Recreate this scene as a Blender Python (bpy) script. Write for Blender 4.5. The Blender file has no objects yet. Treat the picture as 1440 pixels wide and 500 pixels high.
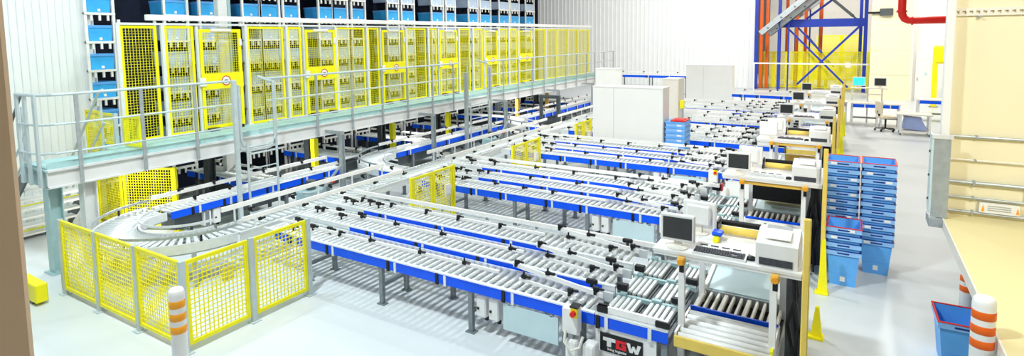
import bpy, math, random
from mathutils import Vector, Matrix
random.seed(7)
SC = bpy.context.scene
COL = SC.collection
PI = math.pi
ORD = ['first', 'second', 'third', 'fourth', 'fifth', 'sixth', 'seventh', 'eighth', 'ninth', 'tenth', 'eleventh', 'twelfth',
       'thirteenth', 'fourteenth', 'fifteenth', 'sixteenth', 'seventeenth', 'eighteenth', 'nineteenth', 'twentieth',
       'twenty-first', 'twenty-second', 'twenty-third', 'twenty-fourth']

# ------------------------------------------------------------------ materials
MATS = {}
def mat(name, col, rough=.5, metal=0.0, var=.05, scale=6.0, bump=0.0, coat=0.0, spec=.3):
    m = bpy.data.materials.new(name); m.use_nodes = True
    nt = m.node_tree; b = nt.nodes['Principled BSDF']
    tc = nt.nodes.new('ShaderNodeTexCoord'); nz = nt.nodes.new('ShaderNodeTexNoise')
    nz.inputs['Scale'].default_value = scale; nz.inputs['Detail'].default_value = 4
    nt.links.new(tc.outputs['Object'], nz.inputs['Vector'])
    rp = nt.nodes.new('ShaderNodeValToRGB')
    rp.color_ramp.elements[0].position = .3; rp.color_ramp.elements[1].position = .7
    a = [max(0, c*(1-var)) for c in col]; d = [min(1, c*(1+var)) for c in col]
    rp.color_ramp.elements[0].color = (*a, 1); rp.color_ramp.elements[1].color = (*d, 1)
    nt.links.new(nz.outputs['Fac'], rp.inputs['Fac']); nt.links.new(rp.outputs['Color'], b.inputs['Base Color'])
    b.inputs['Roughness'].default_value = rough; b.inputs['Metallic'].default_value = metal
    b.inputs['Specular IOR Level'].default_value = spec
    if coat: b.inputs['Coat Weight'].default_value = coat
    if bump:
        bp = nt.nodes.new('ShaderNodeBump'); bp.inputs['Strength'].default_value = bump; bp.inputs['Distance'].default_value = .01
        nt.links.new(nz.outputs['Fac'], bp.inputs['Height']); nt.links.new(bp.outputs['Normal'], b.inputs['Normal'])
    MATS[name] = m
    return m
def emis(name, col, strength):
    m = mat(name, col, .3); b = m.node_tree.nodes['Principled BSDF']
    b.inputs['Emission Color'].default_value = (*col, 1); b.inputs['Emission Strength'].default_value = strength
    return m
M = {}
M['floor'] = mat('floor_coating', (.66, .70, .715), .36, 0, .03, .8)
M['white_clad'] = mat('white_cladding', (.86, .875, .86), .45, 0, .02, 1.5)
M['cream_wall'] = mat('cream_wall_paint', (.91, .83, .58), .55, 0, .02, 1.2)
M['cream_deck'] = mat('cream_deck_paint', (.80, .70, .38), .55, 0, .02, 1.2)
M['white_wall'] = mat('white_wall_paint', (.9, .89, .86), .5, 0, .02, 1.2)
M['pillar'] = mat('beige_pillar_paint', (.74, .55, .40), .6, 0, .06, 2.0)
M['blue'] = mat('blue_rail_paint', (.001, .105, .95), .35, 0, .06, 4)
M['dkblue'] = mat('deep_blue_steel_paint', (.02, .05, .42), .4, 0, .08, 2)
M['alu'] = mat('aluminium_profile', (.80, .83, .84), .35, .25, .04, 12)
M['roller'] = mat('zinc_roller', (.80, .83, .83), .28, .35, .05, 20)
M['guide'] = mat('pale_guide_profile', (.93, .92, .90), .4, .05, .04, 5)
M['steel'] = mat('galvanised_steel', (.42, .46, .48), .4, .35, .10, 14)
M['rail'] = mat('handrail_steel', (.56, .64, .66), .4, .2, .06, 9)
M['beam'] = mat('walkway_beam_paint', (.76, .77, .77), .45, .0, .04, 3)
M['decktop'] = mat('walkway_plate', (.42, .65, .65), .5, .0, .06, 10)
M['leg'] = mat('leg_steel', (.24, .27, .29), .4, .35, .10, 10)
M['darksteel'] = mat('dark_steel', (.10, .115, .125), .4, .4, .12, 8)
M['black'] = mat('black_plastic', (.012, .013, .015), .4, 0, .2, 30)
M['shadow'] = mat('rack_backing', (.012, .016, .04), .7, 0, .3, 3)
M['yellow'] = mat('yellow_fence_paint', (.97, .87, .012), .4, 0, .05, 6)
M['amber'] = mat('amber_paint', (.85, .52, .10), .45, 0, .06, 6)
M['tan'] = mat('tan_laminate', (.90, .66, .14), .5, 0, .06, 7)
M['orange'] = mat('orange_paint', (.80, .13, .01), .45, 0, .06, 5)
M['red'] = mat('red_paint', (.75, .02, .015), .35, 0, .05, 5)
M['tote'] = mat('blue_tote_plastic', (.13, .44, .97), .42, 0, .07, 5)
M['totelight'] = mat('pale_blue_tote_plastic', (.28, .54, .97), .42, 0, .07, 5)
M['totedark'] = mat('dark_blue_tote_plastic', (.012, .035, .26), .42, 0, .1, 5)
M['racktote'] = mat('rack_tote_plastic', (.05, .44, .96), .42, 0, .12, 4)
M['paletote'] = mat('grey_tote_plastic', (.50, .62, .80), .45, 0, .06, 4)
M['cab'] = mat('cabinet_enamel', (.89, .89, .87), .4, 0, .015, 2)
M['ivory'] = mat('ivory_plastic', (.84, .80, .72), .4, 0, .03, 8)
M['offwhite'] = mat('white_plastic', (.86, .855, .84), .38, 0, .02, 8)
M['screen'] = mat('dark_screen_glass', (.045, .047, .05), .25, 0, .1, 3)
M['cyan'] = emis('cyan_screen', (.05, .75, .85), 1.1)
M['lit'] = emis('lit_white_screen', (.85, .88, .95), 1.0)
M['paper'] = mat('paper', (.9, .9, .9), .7, 0, .02, 20)
M['key'] = mat('dark_keys', (.06, .065, .08), .5, 0, .3, 40)
M['iceblue'] = mat('ice_blue_panel', (.60, .76, .80), .3, .05, .04, 4)
M['warnorange'] = mat('warning_orange', (.95, .38, .02), .4, 0, .05, 9)
M['logored'] = mat('logo_red', (.80, .02, .03), .4, 0, .04, 9)
M['tealbox'] = mat('teal_panel', (.40, .58, .60), .4, .1, .06, 6)
M['lavender'] = mat('lavender_plastic', (.33, .40, .68), .45, 0, .06, 5)
M['chairback'] = mat('cream_upholstery', (.80, .70, .50), .7, 0, .06, 20)

# ------------------------------------------------------------------ mesh builder
class MB:
    def __init__(s): s.v = []; s.f = []
    def add(s, vs, fs):
        n = len(s.v); s.v += [tuple(v) for v in vs]; s.f += [tuple(i+n for i in f) for f in fs]; return s
    def box(s, x0, x1, y0, y1, z0, z1, c=0.0):
        if x1 < x0: x0, x1 = x1, x0
        if y1 < y0: y0, y1 = y1, y0
        if z1 < z0: z0, z1 = z1, z0
        if c <= 0:
            return s.add([(x0,y0,z0),(x1,y0,z0),(x1,y1,z0),(x0,y1,z0),(x0,y0,z1),(x1,y0,z1),(x1,y1,z1),(x0,y1,z1)],
                         [(0,3,2,1),(4,5,6,7),(0,1,5,4),(1,2,6,5),(2,3,7,6),(3,0,4,7)])
        c = min(c, (x1-x0)*.45, (y1-y0)*.45, (z1-z0)*.45)      # chamfered on every edge through three stacked rings
        ring = lambda a, z: [(x0+a,y0+c+0,z),(x0+c,y0+a,z),(x1-c,y0+a,z),(x1-a,y0+c,z),(x1-a,y1-c,z),(x1-c,y1-a,z),(x0+c,y1-a,z),(x0+a,y1-c,z)]
        inr = lambda z: [(x0+c,y0+c,z),(x0+c,y0+c,z),(x1-c,y0+c,z),(x1-c,y0+c,z),(x1-c,y1-c,z),(x1-c,y1-c,z),(x0+c,y1-c,z),(x0+c,y1-c,z)]
        k = c*.35
        rings = [ring(k*1.6, z0), ring(0, z0+c), ring(0, z1-c), ring(k*1.6, z1)]
        vs = sum(rings, []); fs = []
        for r in range(3):
            for i in range(8):
                j = (i+1) % 8
                fs.append((r*8+i, r*8+j, r*8+8+j, r*8+8+i))
        fs.append(tuple(range(7, -1, -1))); fs.append(tuple(range(24, 32)))
        return s.add(vs, fs)
    def obox(s, c, size, mx):
        hx, hy, hz = [a/2 for a in size]
        vs = [Vector(c) + mx @ Vector((sx*hx, sy*hy, sz*hz)) for sz in (-1,1) for sx, sy in ((-1,-1),(1,-1),(1,1),(-1,1))]
        return s.add(vs, [(0,3,2,1),(4,5,6,7),(0,1,5,4),(1,2,6,5),(2,3,7,6),(3,0,4,7)])
    def bar(s, p, q, w, h=None):
        """rectangular bar from p to q, w across, h deep"""
        p, q = Vector(p), Vector(q); d = (q-p); L = d.length; d.normalize()
        up = Vector((0,0,1)) if abs(d.z) < .95 else Vector((0,1,0))
        a = d.cross(up).normalized(); b = a.cross(d)
        return s.obox((p+q)/2, (L, w, h or w), Matrix((d, a, b)).transposed())
    def tube(s, p, q, r, n=8, r2=None):
        p, q = Vector(p), Vector(q); d = (q-p).normalized()
        up = Vector((0,0,1)) if abs(d.z) < .95 else Vector((1,0,0))
        a = d.cross(up).normalized(); b = d.cross(a); r2 = r if r2 is None else r2
        vs = [p+(a*math.cos(t)+b*math.sin(t))*r for t in (2*PI*i/n for i in range(n))] + \
             [q+(a*math.cos(t)+b*math.sin(t))*r2 for t in (2*PI*i/n for i in range(n))]
        fs = [(i, (i+1)%n, n+(i+1)%n, n+i) for i in range(n)] + [tuple(range(n-1,-1,-1)), tuple(range(n, 2*n))]
        return s.add(vs, fs)
    def path(s, pts, r, n=8):
        pts = [Vector(p) for p in pts]; rings = []
        for i, p in enumerate(pts):
            d = (pts[min(i+1, len(pts)-1)] - pts[max(i-1, 0)]).normalized()
            up = Vector((0,0,1)) if abs(d.z) < .9 else Vector((1,0,0))
            if i and abs(rings[-1][1].dot(d)) < .97:
                a = (rings[-1][1] - d*rings[-1][1].dot(d)).normalized()
            else: a = d.cross(up).normalized()
            rings.append((p, a, d.cross(a)))
        vs = []; fs = []
        for p, a, b in rings:
            vs += [p+(a*math.cos(2*PI*i/n)+b*math.sin(2*PI*i/n))*r for i in range(n)]
        for k in range(len(pts)-1):
            for i in range(n):
                j = (i+1) % n
                fs.append((k*n+i, k*n+j, k*n+n+j, k*n+n+i))
        fs += [tuple(range(n-1,-1,-1)), tuple(range((len(pts)-1)*n, len(pts)*n))]
        return s.add(vs, fs)
    def lathe(s, prof, c=(0,0,0), n=24):
        vs = []; fs = []
        for r, z in prof: vs += [(c[0]+r*math.cos(2*PI*i/n), c[1]+r*math.sin(2*PI*i/n), c[2]+z) for i in range(n)]
        for k in range(len(prof)-1):
            for i in range(n):
                j = (i+1) % n; fs.append((k*n+i, k*n+j, k*n+n+j, k*n+n+i))
        fs += [tuple(range(n-1,-1,-1)), tuple(range((len(prof)-1)*n, len(prof)*n))]
        return s.add(vs, fs)
    def prism(s, poly, axis, a, b):
        def P(u, v, t): return {'x': (t,u,v), 'y': (u,t,v), 'z': (u,v,t)}[axis]
        n = len(poly)
        vs = [P(u,v,a) for u, v in poly] + [P(u,v,b) for u, v in poly]
        return s.add(vs, [tuple(range(n-1,-1,-1)), tuple(range(n,2*n))] + [(i,(i+1)%n,n+(i+1)%n,n+i) for i in range(n)])
    def mesh(s, name, m, smooth=False):
        me = bpy.data.meshes.new(name); me.from_pydata(s.v, [], s.f); me.materials.append(m)
        if smooth:
            for p in me.polygons: p.use_smooth = len(p.vertices) == 4
        me.update(); return me

def inst(name, me, parent=None, loc=(0,0,0), rot=(0,0,0), label=None):
    o = bpy.data.objects.new(name, me); COL.objects.link(o); o.location = loc; o.rotation_euler = rot
    if parent: o.parent = parent
    if label: o['label'] = label
    return o
def part(name, mb, m, parent, loc=(0,0,0), rot=(0,0,0), smooth=False, label=None):
    return inst(name, mb.mesh(name, m, smooth), parent, loc, rot, label)
def tag(o, label, cat, group=None, kind=None):
    o['label'] = label; o['category'] = cat
    if group: o['group'] = group
    if kind: o['kind'] = kind
    return o
def thing(name, label, cat, loc=(0,0,0), rz=0.0, group=None):
    o = bpy.data.objects.new(name, None); COL.objects.link(o); o.empty_display_size = .1
    o.location = loc; o.rotation_euler = (0,0,rz)
    return tag(o, label, cat, group)
def struct(name, mb, m, loc=(0,0,0), rot=(0,0,0)):
    o = inst(name, mb.mesh(name, m), None, loc, rot); o['kind'] = 'structure'
    o['label'] = name.replace('_', ' '); return o
def dup(root, loc, rz, label, group=None):
    r = root.copy(); COL.objects.link(r); r.location = loc; r.rotation_euler = (0,0,rz); r['label'] = label
    if group: r['group'] = group
    for ch in list(root.children):
        c = ch.copy(); COL.objects.link(c); c.parent = r
        for g in list(ch.children):
            d = g.copy(); COL.objects.link(d); d.parent = c
    return r

# ------------------------------------------------------------------ camera
# measured from the photograph's vanishing points (world X along the lanes, Y down the hall, Z up, metres)
H = 3.4
right = Vector((.85564475, .51740847, -.01267046)); down = Vector((.03492428, -.08214526, -.99600826)); fwd = Vector((-.51638393, .85178673, -.08835728))
cam_data = bpy.data.cameras.new('camera'); cam = bpy.data.objects.new('camera', cam_data); COL.objects.link(cam)
cam.matrix_world = Matrix(((right.x, -down.x, -fwd.x, 0), (right.y, -down.y, -fwd.y, 0), (right.z, -down.z, -fwd.z, H), (0,0,0,1)))
cam_data.sensor_width = 36; cam_data.sensor_fit = 'HORIZONTAL'; cam_data.lens = 798.434/1440*36; cam_data.shift_y = -128/1440
cam_data.clip_start = .05; cam_data.clip_end = 200
SC.camera = cam

# ------------------------------------------------------------------ setting
struct('floor', MB().box(-28, 12, -3, 52, -.2, 0), M['floor'])
def ribbed(length, height, pitch, depth):
    """trapezoidal sheet in the xz plane, ribs toward -y"""
    mb = MB(); pts = []; x = 0.0
    while x < length:
        pts += [(x,0),(x+pitch*.62,0),(x+pitch*.70,-depth),(x+pitch*.92,-depth)]; x += pitch
    pts.append((x, 0)); pts += [(x, .08), (0, .08)]
    return mb.prism(pts, 'z', 0, height)
struct('wall_left', ribbed(8.1, 12, .112, .022), M['white_clad'], (-12.45, 5.1, 0), (0, 0, -PI/2)).rotation_euler = (0, 0, PI/2)
bpy.data.objects['wall_left'].location = (-12.42, -3.0, 0)
struct('wall_back', ribbed(20.9, 12, .30, .04), M['white_clad'], (-26.4, 38.0, 0))
struct('wall_far', MB().box(-6, 12, 50, 50.2, 0, 14), M['white_wall'])
struct('wall_side', MB().box(12, 12.2, -3, 50, 0, 14), M['cream_wall'])
wr = struct('wall_right', MB().box(.98, 7, 8.85, 9.0, 1.1, 9), M['cream_wall'])
struct('column_near', MB().box(-2.75, -2.1, -.15, .655, 0, 9, .015), M['pillar'])

# cream panelled wall past the rack portal, with grooves, and the bright white service panel beside it
mb = MB()
for i, z in enumerate([0, 1.25, 2.5, 3.75, 5.0, 6.25, 7.5]): mb.box(.62, 2.32, 34, 34.15, z, z+1.235)
struct('wall_panelled', mb, M['cream_wall'])
struct('wall_white', MB().box(2.32, 6.5, 34.1, 34.25, 0, 9), M['white_wall'])
struct('trim_1', MB().box(2.30, 2.40, 33.9, 34.1, 0, 9), M['ivory'])

# ------------------------------------------------------------------ raised cream deck with its wall furniture
t = thing('raised_deck', 'cream raised deck edge overhanging the bollards beside the aisle', 'platform', (0,0,0))
part('deck_slab', MB().box(.995, 7, .8, 8.85, 1.0, 1.1), M['cream_deck'], t)
part('corner_bracket', MB().box(.84, .98, 8.5, 8.85, 1.0, 1.1), M['steel'], t)
part('edge_trim', MB().box(.98, .995, .8, 8.85, .98, 1.105), M['ivory'], t)
for x, y in ((2.2, 8.3), (2.2, 4.2), (6.6, 8.3), (6.6, 1.2), (2.2, 1.2)):
    part('support_column', MB().box(x-.07, x+.07, y-.07, y+.07, 0, 1.0), M['steel'], t)
t = thing('corner_post', 'white square post at the corner of the cream wall', 'post', (.93, 8.72, 0))
part('post_shaft', MB().box(0, .09, -.06, .06, 1.101, 9, .01), M['white_wall'], t)
t = thing('corner_guard', 'pale blue galvanised guard panel bolted beside the white corner post', 'guard panel', (.86, 8.60, 1.107))
part('guard_plate', MB().box(-.02, .0, -.02, .22, .04, 1.02), M['iceblue'], t)
part('guard_web', MB().box(.0, .17, -.02, .0, 0, 1.0), M['steel'], t)
part('top_plate', MB().box(-.02, .19, -.03, .0, .98, 1.03), M['alu'], t)
for z in (.2, .5, .8):
    part('bolt', MB().tube((-.035, .1, z), (-.015, .1, z), .015, 8), M['darksteel'], t)
for z, r, m, lab in ((2.10, .016, 'steel', 'topmost thin conduit crossing the cream wall above the deck'),
                     (1.81, .010, 'ivory', 'cream painted conduit second from top on the cream wall'),
                     (1.53, .022, 'steel', 'thick grey conduit level with the small grey box on the cream wall'),
                     (1.34, .014, 'steel', 'grey conduit just above the white notice strip'),
                     (1.16, .018, 'steel', 'lowest grey conduit at the foot of the cream wall')):
    t = thing('wall_conduit', lab, 'conduit', (1.0, 8.85, z), 0, 'conduits on the cream wall')
    part('conduit_tube', MB().tube((.04, -.035, 0), (4.5, -.035, 0), r, 8), M[m], t)
    for x in (.3, 1.0, 1.9, 3.0):
        part('conduit_clip', MB().box(x-.012, x+.012, -.035-r*1.3, 0, -r*1.4, r*1.4), M['steel'], t)
t = thing('cable_tray', 'perforated cable tray running high along the cream wall', 'cable tray', (1.0, 8.85, 3.62))
mb = MB().box(0, 4, -.03, 0, .02, .05).box(0, 4, -.03, 0, -.04, -.015)
for i in range(60): mb.box(i*.066, i*.066+.03, -.03, 0, -.015, .02)
part('tray_rail', mb, M['ivory'], t)
for i in range(8):
    part('tray_bracket', MB().box(.25+i*.45, .28+i*.45, -.06, 0, -.06, -.04), M['steel'], t)
t = thing('electrical_box', 'small grey junction box on the thick conduit of the cream wall', 'junction box', (1.80, 8.8, 1.5))  # a junction box on the wall, holds no switch
part('box_body', MB().box(0, .12, -.06, .05, -.07, .1, .008), M['steel'], t)
part('box_lid', MB().box(.01, .11, -.07, -.06, -.06, .09, .004), M['cab'], t)
t = thing('notice_strip', 'white notice strip with orange marks between the lowest conduits', 'sign', (1.36, 8.845, 1.24))
part('strip_panel', MB().box(0, .38, -.06, -.005, -.06, .06), M['offwhite'], t)
for x in (.02, .345):
    part('warning_mark', MB().prism([(x, -.04), (x+.03, -.04), (x+.022, .01), (x+.015, .035), (x+.008, .01)], 'y', -.064, -.06), M['warnorange'], t)
mb = MB()
for z in (.03, .005, -.02): mb.box(.08, .30, -.063, -.06, z-.006, z+.004)
part('printed_line', mb, M['steel'], t)

def bollard(x, y, z, r, label):
    t = thing('striped_bollard', label, 'bollard', (x, y, 0), 0, 'red striped bollards')
    part('post', MB().lathe([(r*1.0, 0), (r, z-.05), (r*.94, z-.02), (r*.75, z)], n=28), M['offwhite'], t, smooth=True)
    part('foot_plate', MB().lathe([(r*1.7, 0), (r*1.7, .012)], n=20), M['offwhite'], t)
    for k in range(3):
        z0 = z - .095 - k*.112
        part('red_band', MB().lathe([(r*.99, z0-.066), (r*1.015, z0-.064), (r*1.015, z0-.002), (r*.99, z0)], n=28), M['warnorange'] if x < 0 else M['orange'], t, smooth=True)
bollard(-4.89, 2.50, 1.30, .062, 'white bollard with orange bands in front of the yellow corner fence')
bollard(.895, 5.36, 1.40, .075, 'tall white bollard with red bands beside the red rimmed tote')
bollard(1.125, 7.62, .975, .07, 'white red banded bollard half hidden under the cream deck edge')

# ------------------------------------------------------------------ totes
def tote_meshes(w, d, h, wb, db):
    def shell(z0, z1, w0, d0, w1, d1, th):
        mb = MB(); vs = []
        for (ww, dd, z) in ((w0,d0,z0),(w1,d1,z1),(w1-2*th,d1-2*th,z1),(w0-2*th,d0-2*th,z0+th)):
            vs += [(-ww/2,-dd/2,z),(ww/2,-dd/2,z),(ww/2,dd/2,z),(-ww/2,dd/2,z)]
        fs = [(3,2,1,0),(12,13,14,15)]
        for r in range(3):
            for i in range(4): j=(i+1)%4; fs.append((r*4+i, r*4+j, r*4+4+j, r*4+4+i))
        return mb.add(vs, fs)
    body = shell(0, h-.01, wb, db, w-.03, d-.03, .004)
    band = MB()
    for (x0,x1,y0,y1) in ((-w/2,w/2,-d/2,-d/2+.014),(-w/2,w/2,d/2-.014,d/2),(-w/2,-w/2+.014,-d/2+.014,d/2-.014),(w/2-.014,w/2,-d/2+.014,d/2-.014)):
        band.box(x0,x1,y0,y1,h-.068,h-.008)
    lip = MB()
    for (x0,x1,y0,y1) in ((-w/2-.004,w/2+.004,-d/2-.004,-d/2+.016),(-w/2-.004,w/2+.004,d/2-.016,d/2+.004),(-w/2-.004,-w/2+.016,-d/2+.016,d/2-.016),(w/2-.016,w/2+.004,-d/2+.016,d/2-.016)):
        lip.box(x0,x1,y0,y1,h-.008,h)
    s = (w-wb)/2/h
    yb = lambda z: -db/2 - (d-.03-db)/2*z/h - .002
    lab = MB().add([(-.03,yb(.06),.06),(.03,yb(.06),.06),(.03,yb(.13),.13),(-.03,yb(.13),.13),(-.03,yb(.06)-.003,.06),(.03,yb(.06)-.003,.06),(.03,yb(.13)-.003,.13),(-.03,yb(.13)-.003,.13)],
                  [(0,3,2,1),(4,5,6,7),(0,1,5,4),(1,2,6,5),(2,3,7,6),(3,0,4,7)])
    rib = MB()
    rib.box(-wb/2-.004, wb/2+.004, yb(.17)-.001, yb(.17)+.01, .165, .172)
    handle = MB().box(-.07, .07, -d/2-.004, -d/2, h-.048, h-.03, .003)
    return [('body', body.mesh('body', M['tote'])), ('rim_band', band.mesh('rim_band', M['totelight'])), ('rim_lip', lip.mesh('rim_lip', M['red'])),
            ('label_plate', lab.mesh('label_plate', M['paper'])), ('base_rib', rib.mesh('base_rib', M['tote'])), ('handle_slot', handle.mesh('handle_slot', M['totedark']))]
TM = tote_meshes(.41, .50, .50, .295, .38)
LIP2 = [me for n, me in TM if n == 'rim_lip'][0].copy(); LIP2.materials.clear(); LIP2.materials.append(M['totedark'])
TSTICK = MB().box(0, .075, -.253, -.2495, .447, .482).mesh('sticker', M['paper'])
def tote(loc, label, group, rz=0, sx=1, sticker=None, top=True, low=True):
    t = thing('nesting_tote', label, 'tote', loc, rz, group)
    for n, me in TM:
        if not low and n in ('label_plate', 'base_rib'): continue
        inst(n, LIP2 if n == 'rim_lip' and not top else me, t)
    if sticker is not None: inst('sticker', TSTICK, t, (sticker, 0, 0))
    return t
def pile(x, y, n, dz, where, group, hidden=0):
    for k in range(n):
        if k == 0: pos = 'bottom'
        elif k == n-1: pos = 'topmost'
        else: pos = ORD[k] + ' up'
        st = random.choice([None, .08, -.15, .05, None, .1]) 
        tote((x+random.uniform(-.001,.001), y+random.uniform(-.001,.001), k*dz), 'blue nesting tote with pale rim, %s in %s' % (pos, where), group, 0, sticker=st, top=k == n-1, low=k == 0)
pile(.335, 9.45, 11, .1085, 'the tall pile nearer the cream wall', 'totes of the tall pile by the aisle')
pile(-.10, 9.42, 11, .1085, 'the tall pile behind the short pile', 'totes of the tall pile behind the short one')
pile(-.055, 8.80, 4, .105, 'the short pile in front', 'totes of the short pile')
tote((1.0, 7.14, 0), 'blue tote with red rim standing open beside the bollard', None, .02)
# totes beside the wide white cabinet
for k in range(10):
    t = thing('stacked_tote', 'shallow blue tote, %s, in the stack beside the wide white cabinet' % (['bottom']+[o+' from the floor' for o in ORD[1:9]]+['topmost'])[k], 'tote', (-3.745, 14.15, k*.126), 0, 'totes beside the white cabinet')
    part('body', MB().box(-.235, .235, -.27, .27, .0, .085, .01), M['totelight'], t)
    part('rim_band', MB().box(-.25, .25, -.285, .285, .085, .125, .006), M['tote'], t)
    part('label_plate', MB().box(.05, .16, -.274, -.27, .02, .06), M['paper'], t)
t = thing('red_tote_lid', 'red lid lying on the stack beside the wide white cabinet', 'lid', (-3.70, 14.15, 1.261))
part('lid_plate', MB().box(-.17, .19, -.25, .25, 0, .03, .008), M['red'], t)
part('lid_rib', MB().box(-.1, .12, -.18, .18, .03, .045, .005), M['red'], t)

# ------------------------------------------------------------------ roller conveyors
RW = .50
ROLL = {}
def roller_mesh(w):
    k = round(w, 3)
    if k not in ROLL: ROLL[k] = MB().tube((0,.03,0),(0,w-.03,0),.030,10).mesh('roller', M['roller'], True)
    return ROLL[k]
mb = MB().box(-.03,.03,-.018,.022,-.02,.03,.006).box(-.012,.012,-.045,.0,-.04,-.01).tube((.03,.01,.01),(.085,.01,.01),.013,8)
CLAMP = mb.mesh('guide_clamp', M['black'])
CLAMP2 = MB().box(-.035,.02,-.02,.02,-.02,.02,.006).box(.02,.08,-.01,.015,-.01,.015).box(-.015,.0,-.008,.008,.02,.06).mesh('guide_clamp', M['black'])
RCL = MB().box(-.022,.022,-.014,.012,-.12,.015,.004).mesh('rail_bracket', M['black'])
SEAM = MB().box(-.018,.018,-.010,.014,-.118,.012).mesh('joint_cover', M['alu'])
def conveyor(label, x0, y0, L, z=.60, W=.56, rz=0.0, rollers=True, near='blue', legs=(), guide=.11, guide2=None, clamps=.85,
             group=None, drive=None, rail_end=None, cat='conveyor', pitch=.10, gm='guide', seams=1.25, gh=.05, gy=None, pan=False, sensors=False, rs0=0.0, gcut=0.0):
    """a roller lane: local x along the travel, y=0 the side with the coloured rail"""
    t = thing('roller_conveyor', label, cat, (x0, y0, 0), rz, group)
    Lb = rail_end or L
    part('side_rail', MB().box(rs0, Lb, 0, .03, z-.105, z+.004).box(rs0, Lb, -.006, .036, z+.004, z+.014), M[near], t, label='blue side rail' if near == 'blue' else None)
    part('rail_cap', MB().box(0, L, -.004, .045, z+.0145, z+.028), M['alu'], t)
    if rs0: part('rail_start', MB().box(0, rs0, 0, .03, z-.105, z+.0145), M['alu'], t)
    if Lb < L: part('rail_end', MB().box(Lb, L, 0, .03, z-.105, z+.0145), M['alu'], t)
    part('rear_rail', MB().box(0, L, W-.03, W, z-.09, z+.012), M['alu'], t)
    if pan:
        part('drive_cover', MB().box(.1, L-.1, .10, W-.06, z-.34, z-.13, .01), M['darksteel'], t)
        part('under_tray', MB().box(0, L, .035, W-.035, z-.125, z-.11), M['darksteel'], t)  # dark tray added so the space below the rollers reads shaded
    if sensors:
        rs = random.Random(int(y0*100))
        for q in range(4):
            sx = .25+q*.27+rs.uniform(-.06,.06); sy = rs.uniform(.1, W-.12)
            part('entry_sensor', MB().box(sx-.05, sx+.05, sy-.02, sy+.025, z+.06, z+.11, .01).box(sx-.01, sx+.01, sy-.008, sy+.008, z+.0, z+.06).box(sx+.05, sx+.12, sy-.01, sy+.012, z+.075, z+.1), M['black'], t)
    n = int(L/pitch)
    if rollers:
        me = roller_mesh(W)
        for i in range(min(n, 100)): inst('roller', me, t, (.05+i*pitch*(n/min(n,100)), 0, z-.012))
    else:
        mb = MB()
        for i in range(n): mb.tube((.05+i*pitch, .03, z-.012), (.05+i*pitch, W-.03, z-.012), .034, 6)
        part('roller_bed', mb, M['roller'], t)
    if guide:
        zg = z+guide
        gc = W-.018 if gy is None else gy; Lg = L-gcut
        g = part('guide_rail', MB().box(0, Lg, gc-.014, gc+.014, zg-.0, zg+gh), M[gm], t)
        x = random.uniform(.2, .6)
        while x < Lg-.1:
            inst('guide_clamp', random.choice((CLAMP, CLAMP2)), g, (x, gc-.004, zg+gh-.005)); x += clamps*random.uniform(.7, 1.3)
        for q in range(int(Lg/1.1)): inst('guide_post', GPOST, g, (.3+q*1.1, gc, zg))
    if guide2:
        zg = z+guide2
        g = part('guide_rail', MB().box(0, L, .005, .032, zg, zg+gh), M[gm], t)
        x = random.uniform(.2, .6)
        while x < L:
            inst('guide_clamp', random.choice((CLAMP, CLAMP2)), g, (x, .018, zg+gh-.005)); x += clamps*random.uniform(.7, 1.3)
        for q in range(int(L/1.1)): inst('guide_post', GPOST, g, (.3+q*1.1, .018, zg))
    if near == 'blue' and seams:
        x = .35+rs0
        while x < Lb-.05:
            inst('rail_bracket', RCL, t, (x, 0, z))
            if x+.3 < Lb: inst('joint_cover', SEAM, t, (x+.12, 0, z))
            x += seams*random.uniform(.55, 1.1)
    for lx in legs:
        for yy, nm in ((.03, 'leg'), (W-.06, 'leg')):
            part(nm, MB().box(lx-.028, lx+.028, yy-.02, yy+.03, .0, z-.105).box(lx-.06, lx+.06, yy-.04, yy+.05, 0, .012), M['leg'], t)
        part('leg_brace', MB().box(lx-.015, lx+.015, .05, W-.06, .22, .26), M['leg'], t)
    if drive is not None:
        for dx in drive:
            for k in range(2):
                g = part('motor_box', MB().box(dx+k*.17, dx+k*.17+.13, .03, .17, z-.39, z-.13, .012), M['offwhite'], t)
                part('motor_foot', MB().tube((dx+k*.17+.1, .1, z-.44), (dx+k*.17+.1, .1, z-.38), .025, 8), M['black'], g)
                part('motor_knob', MB().box(dx+k*.17+.02, dx+k*.17+.045, .018, .03, z-.30, z-.275), M['black'], g)
    return t
GPOST = MB().box(-.012, .012, -.008, .008, -.03, 0).mesh('guide_post', M['alu'])
def postrow_old(L, y, z0, z1):
    mb = MB(); x = .3
    while x < L: mb.box(x-.012, x+.012, y-.008, y+.008, z0, z1); x += 1.1
    return mb
BANK = ['front', 'second', 'third', 'fourth', 'fifth', 'sixth']
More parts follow.
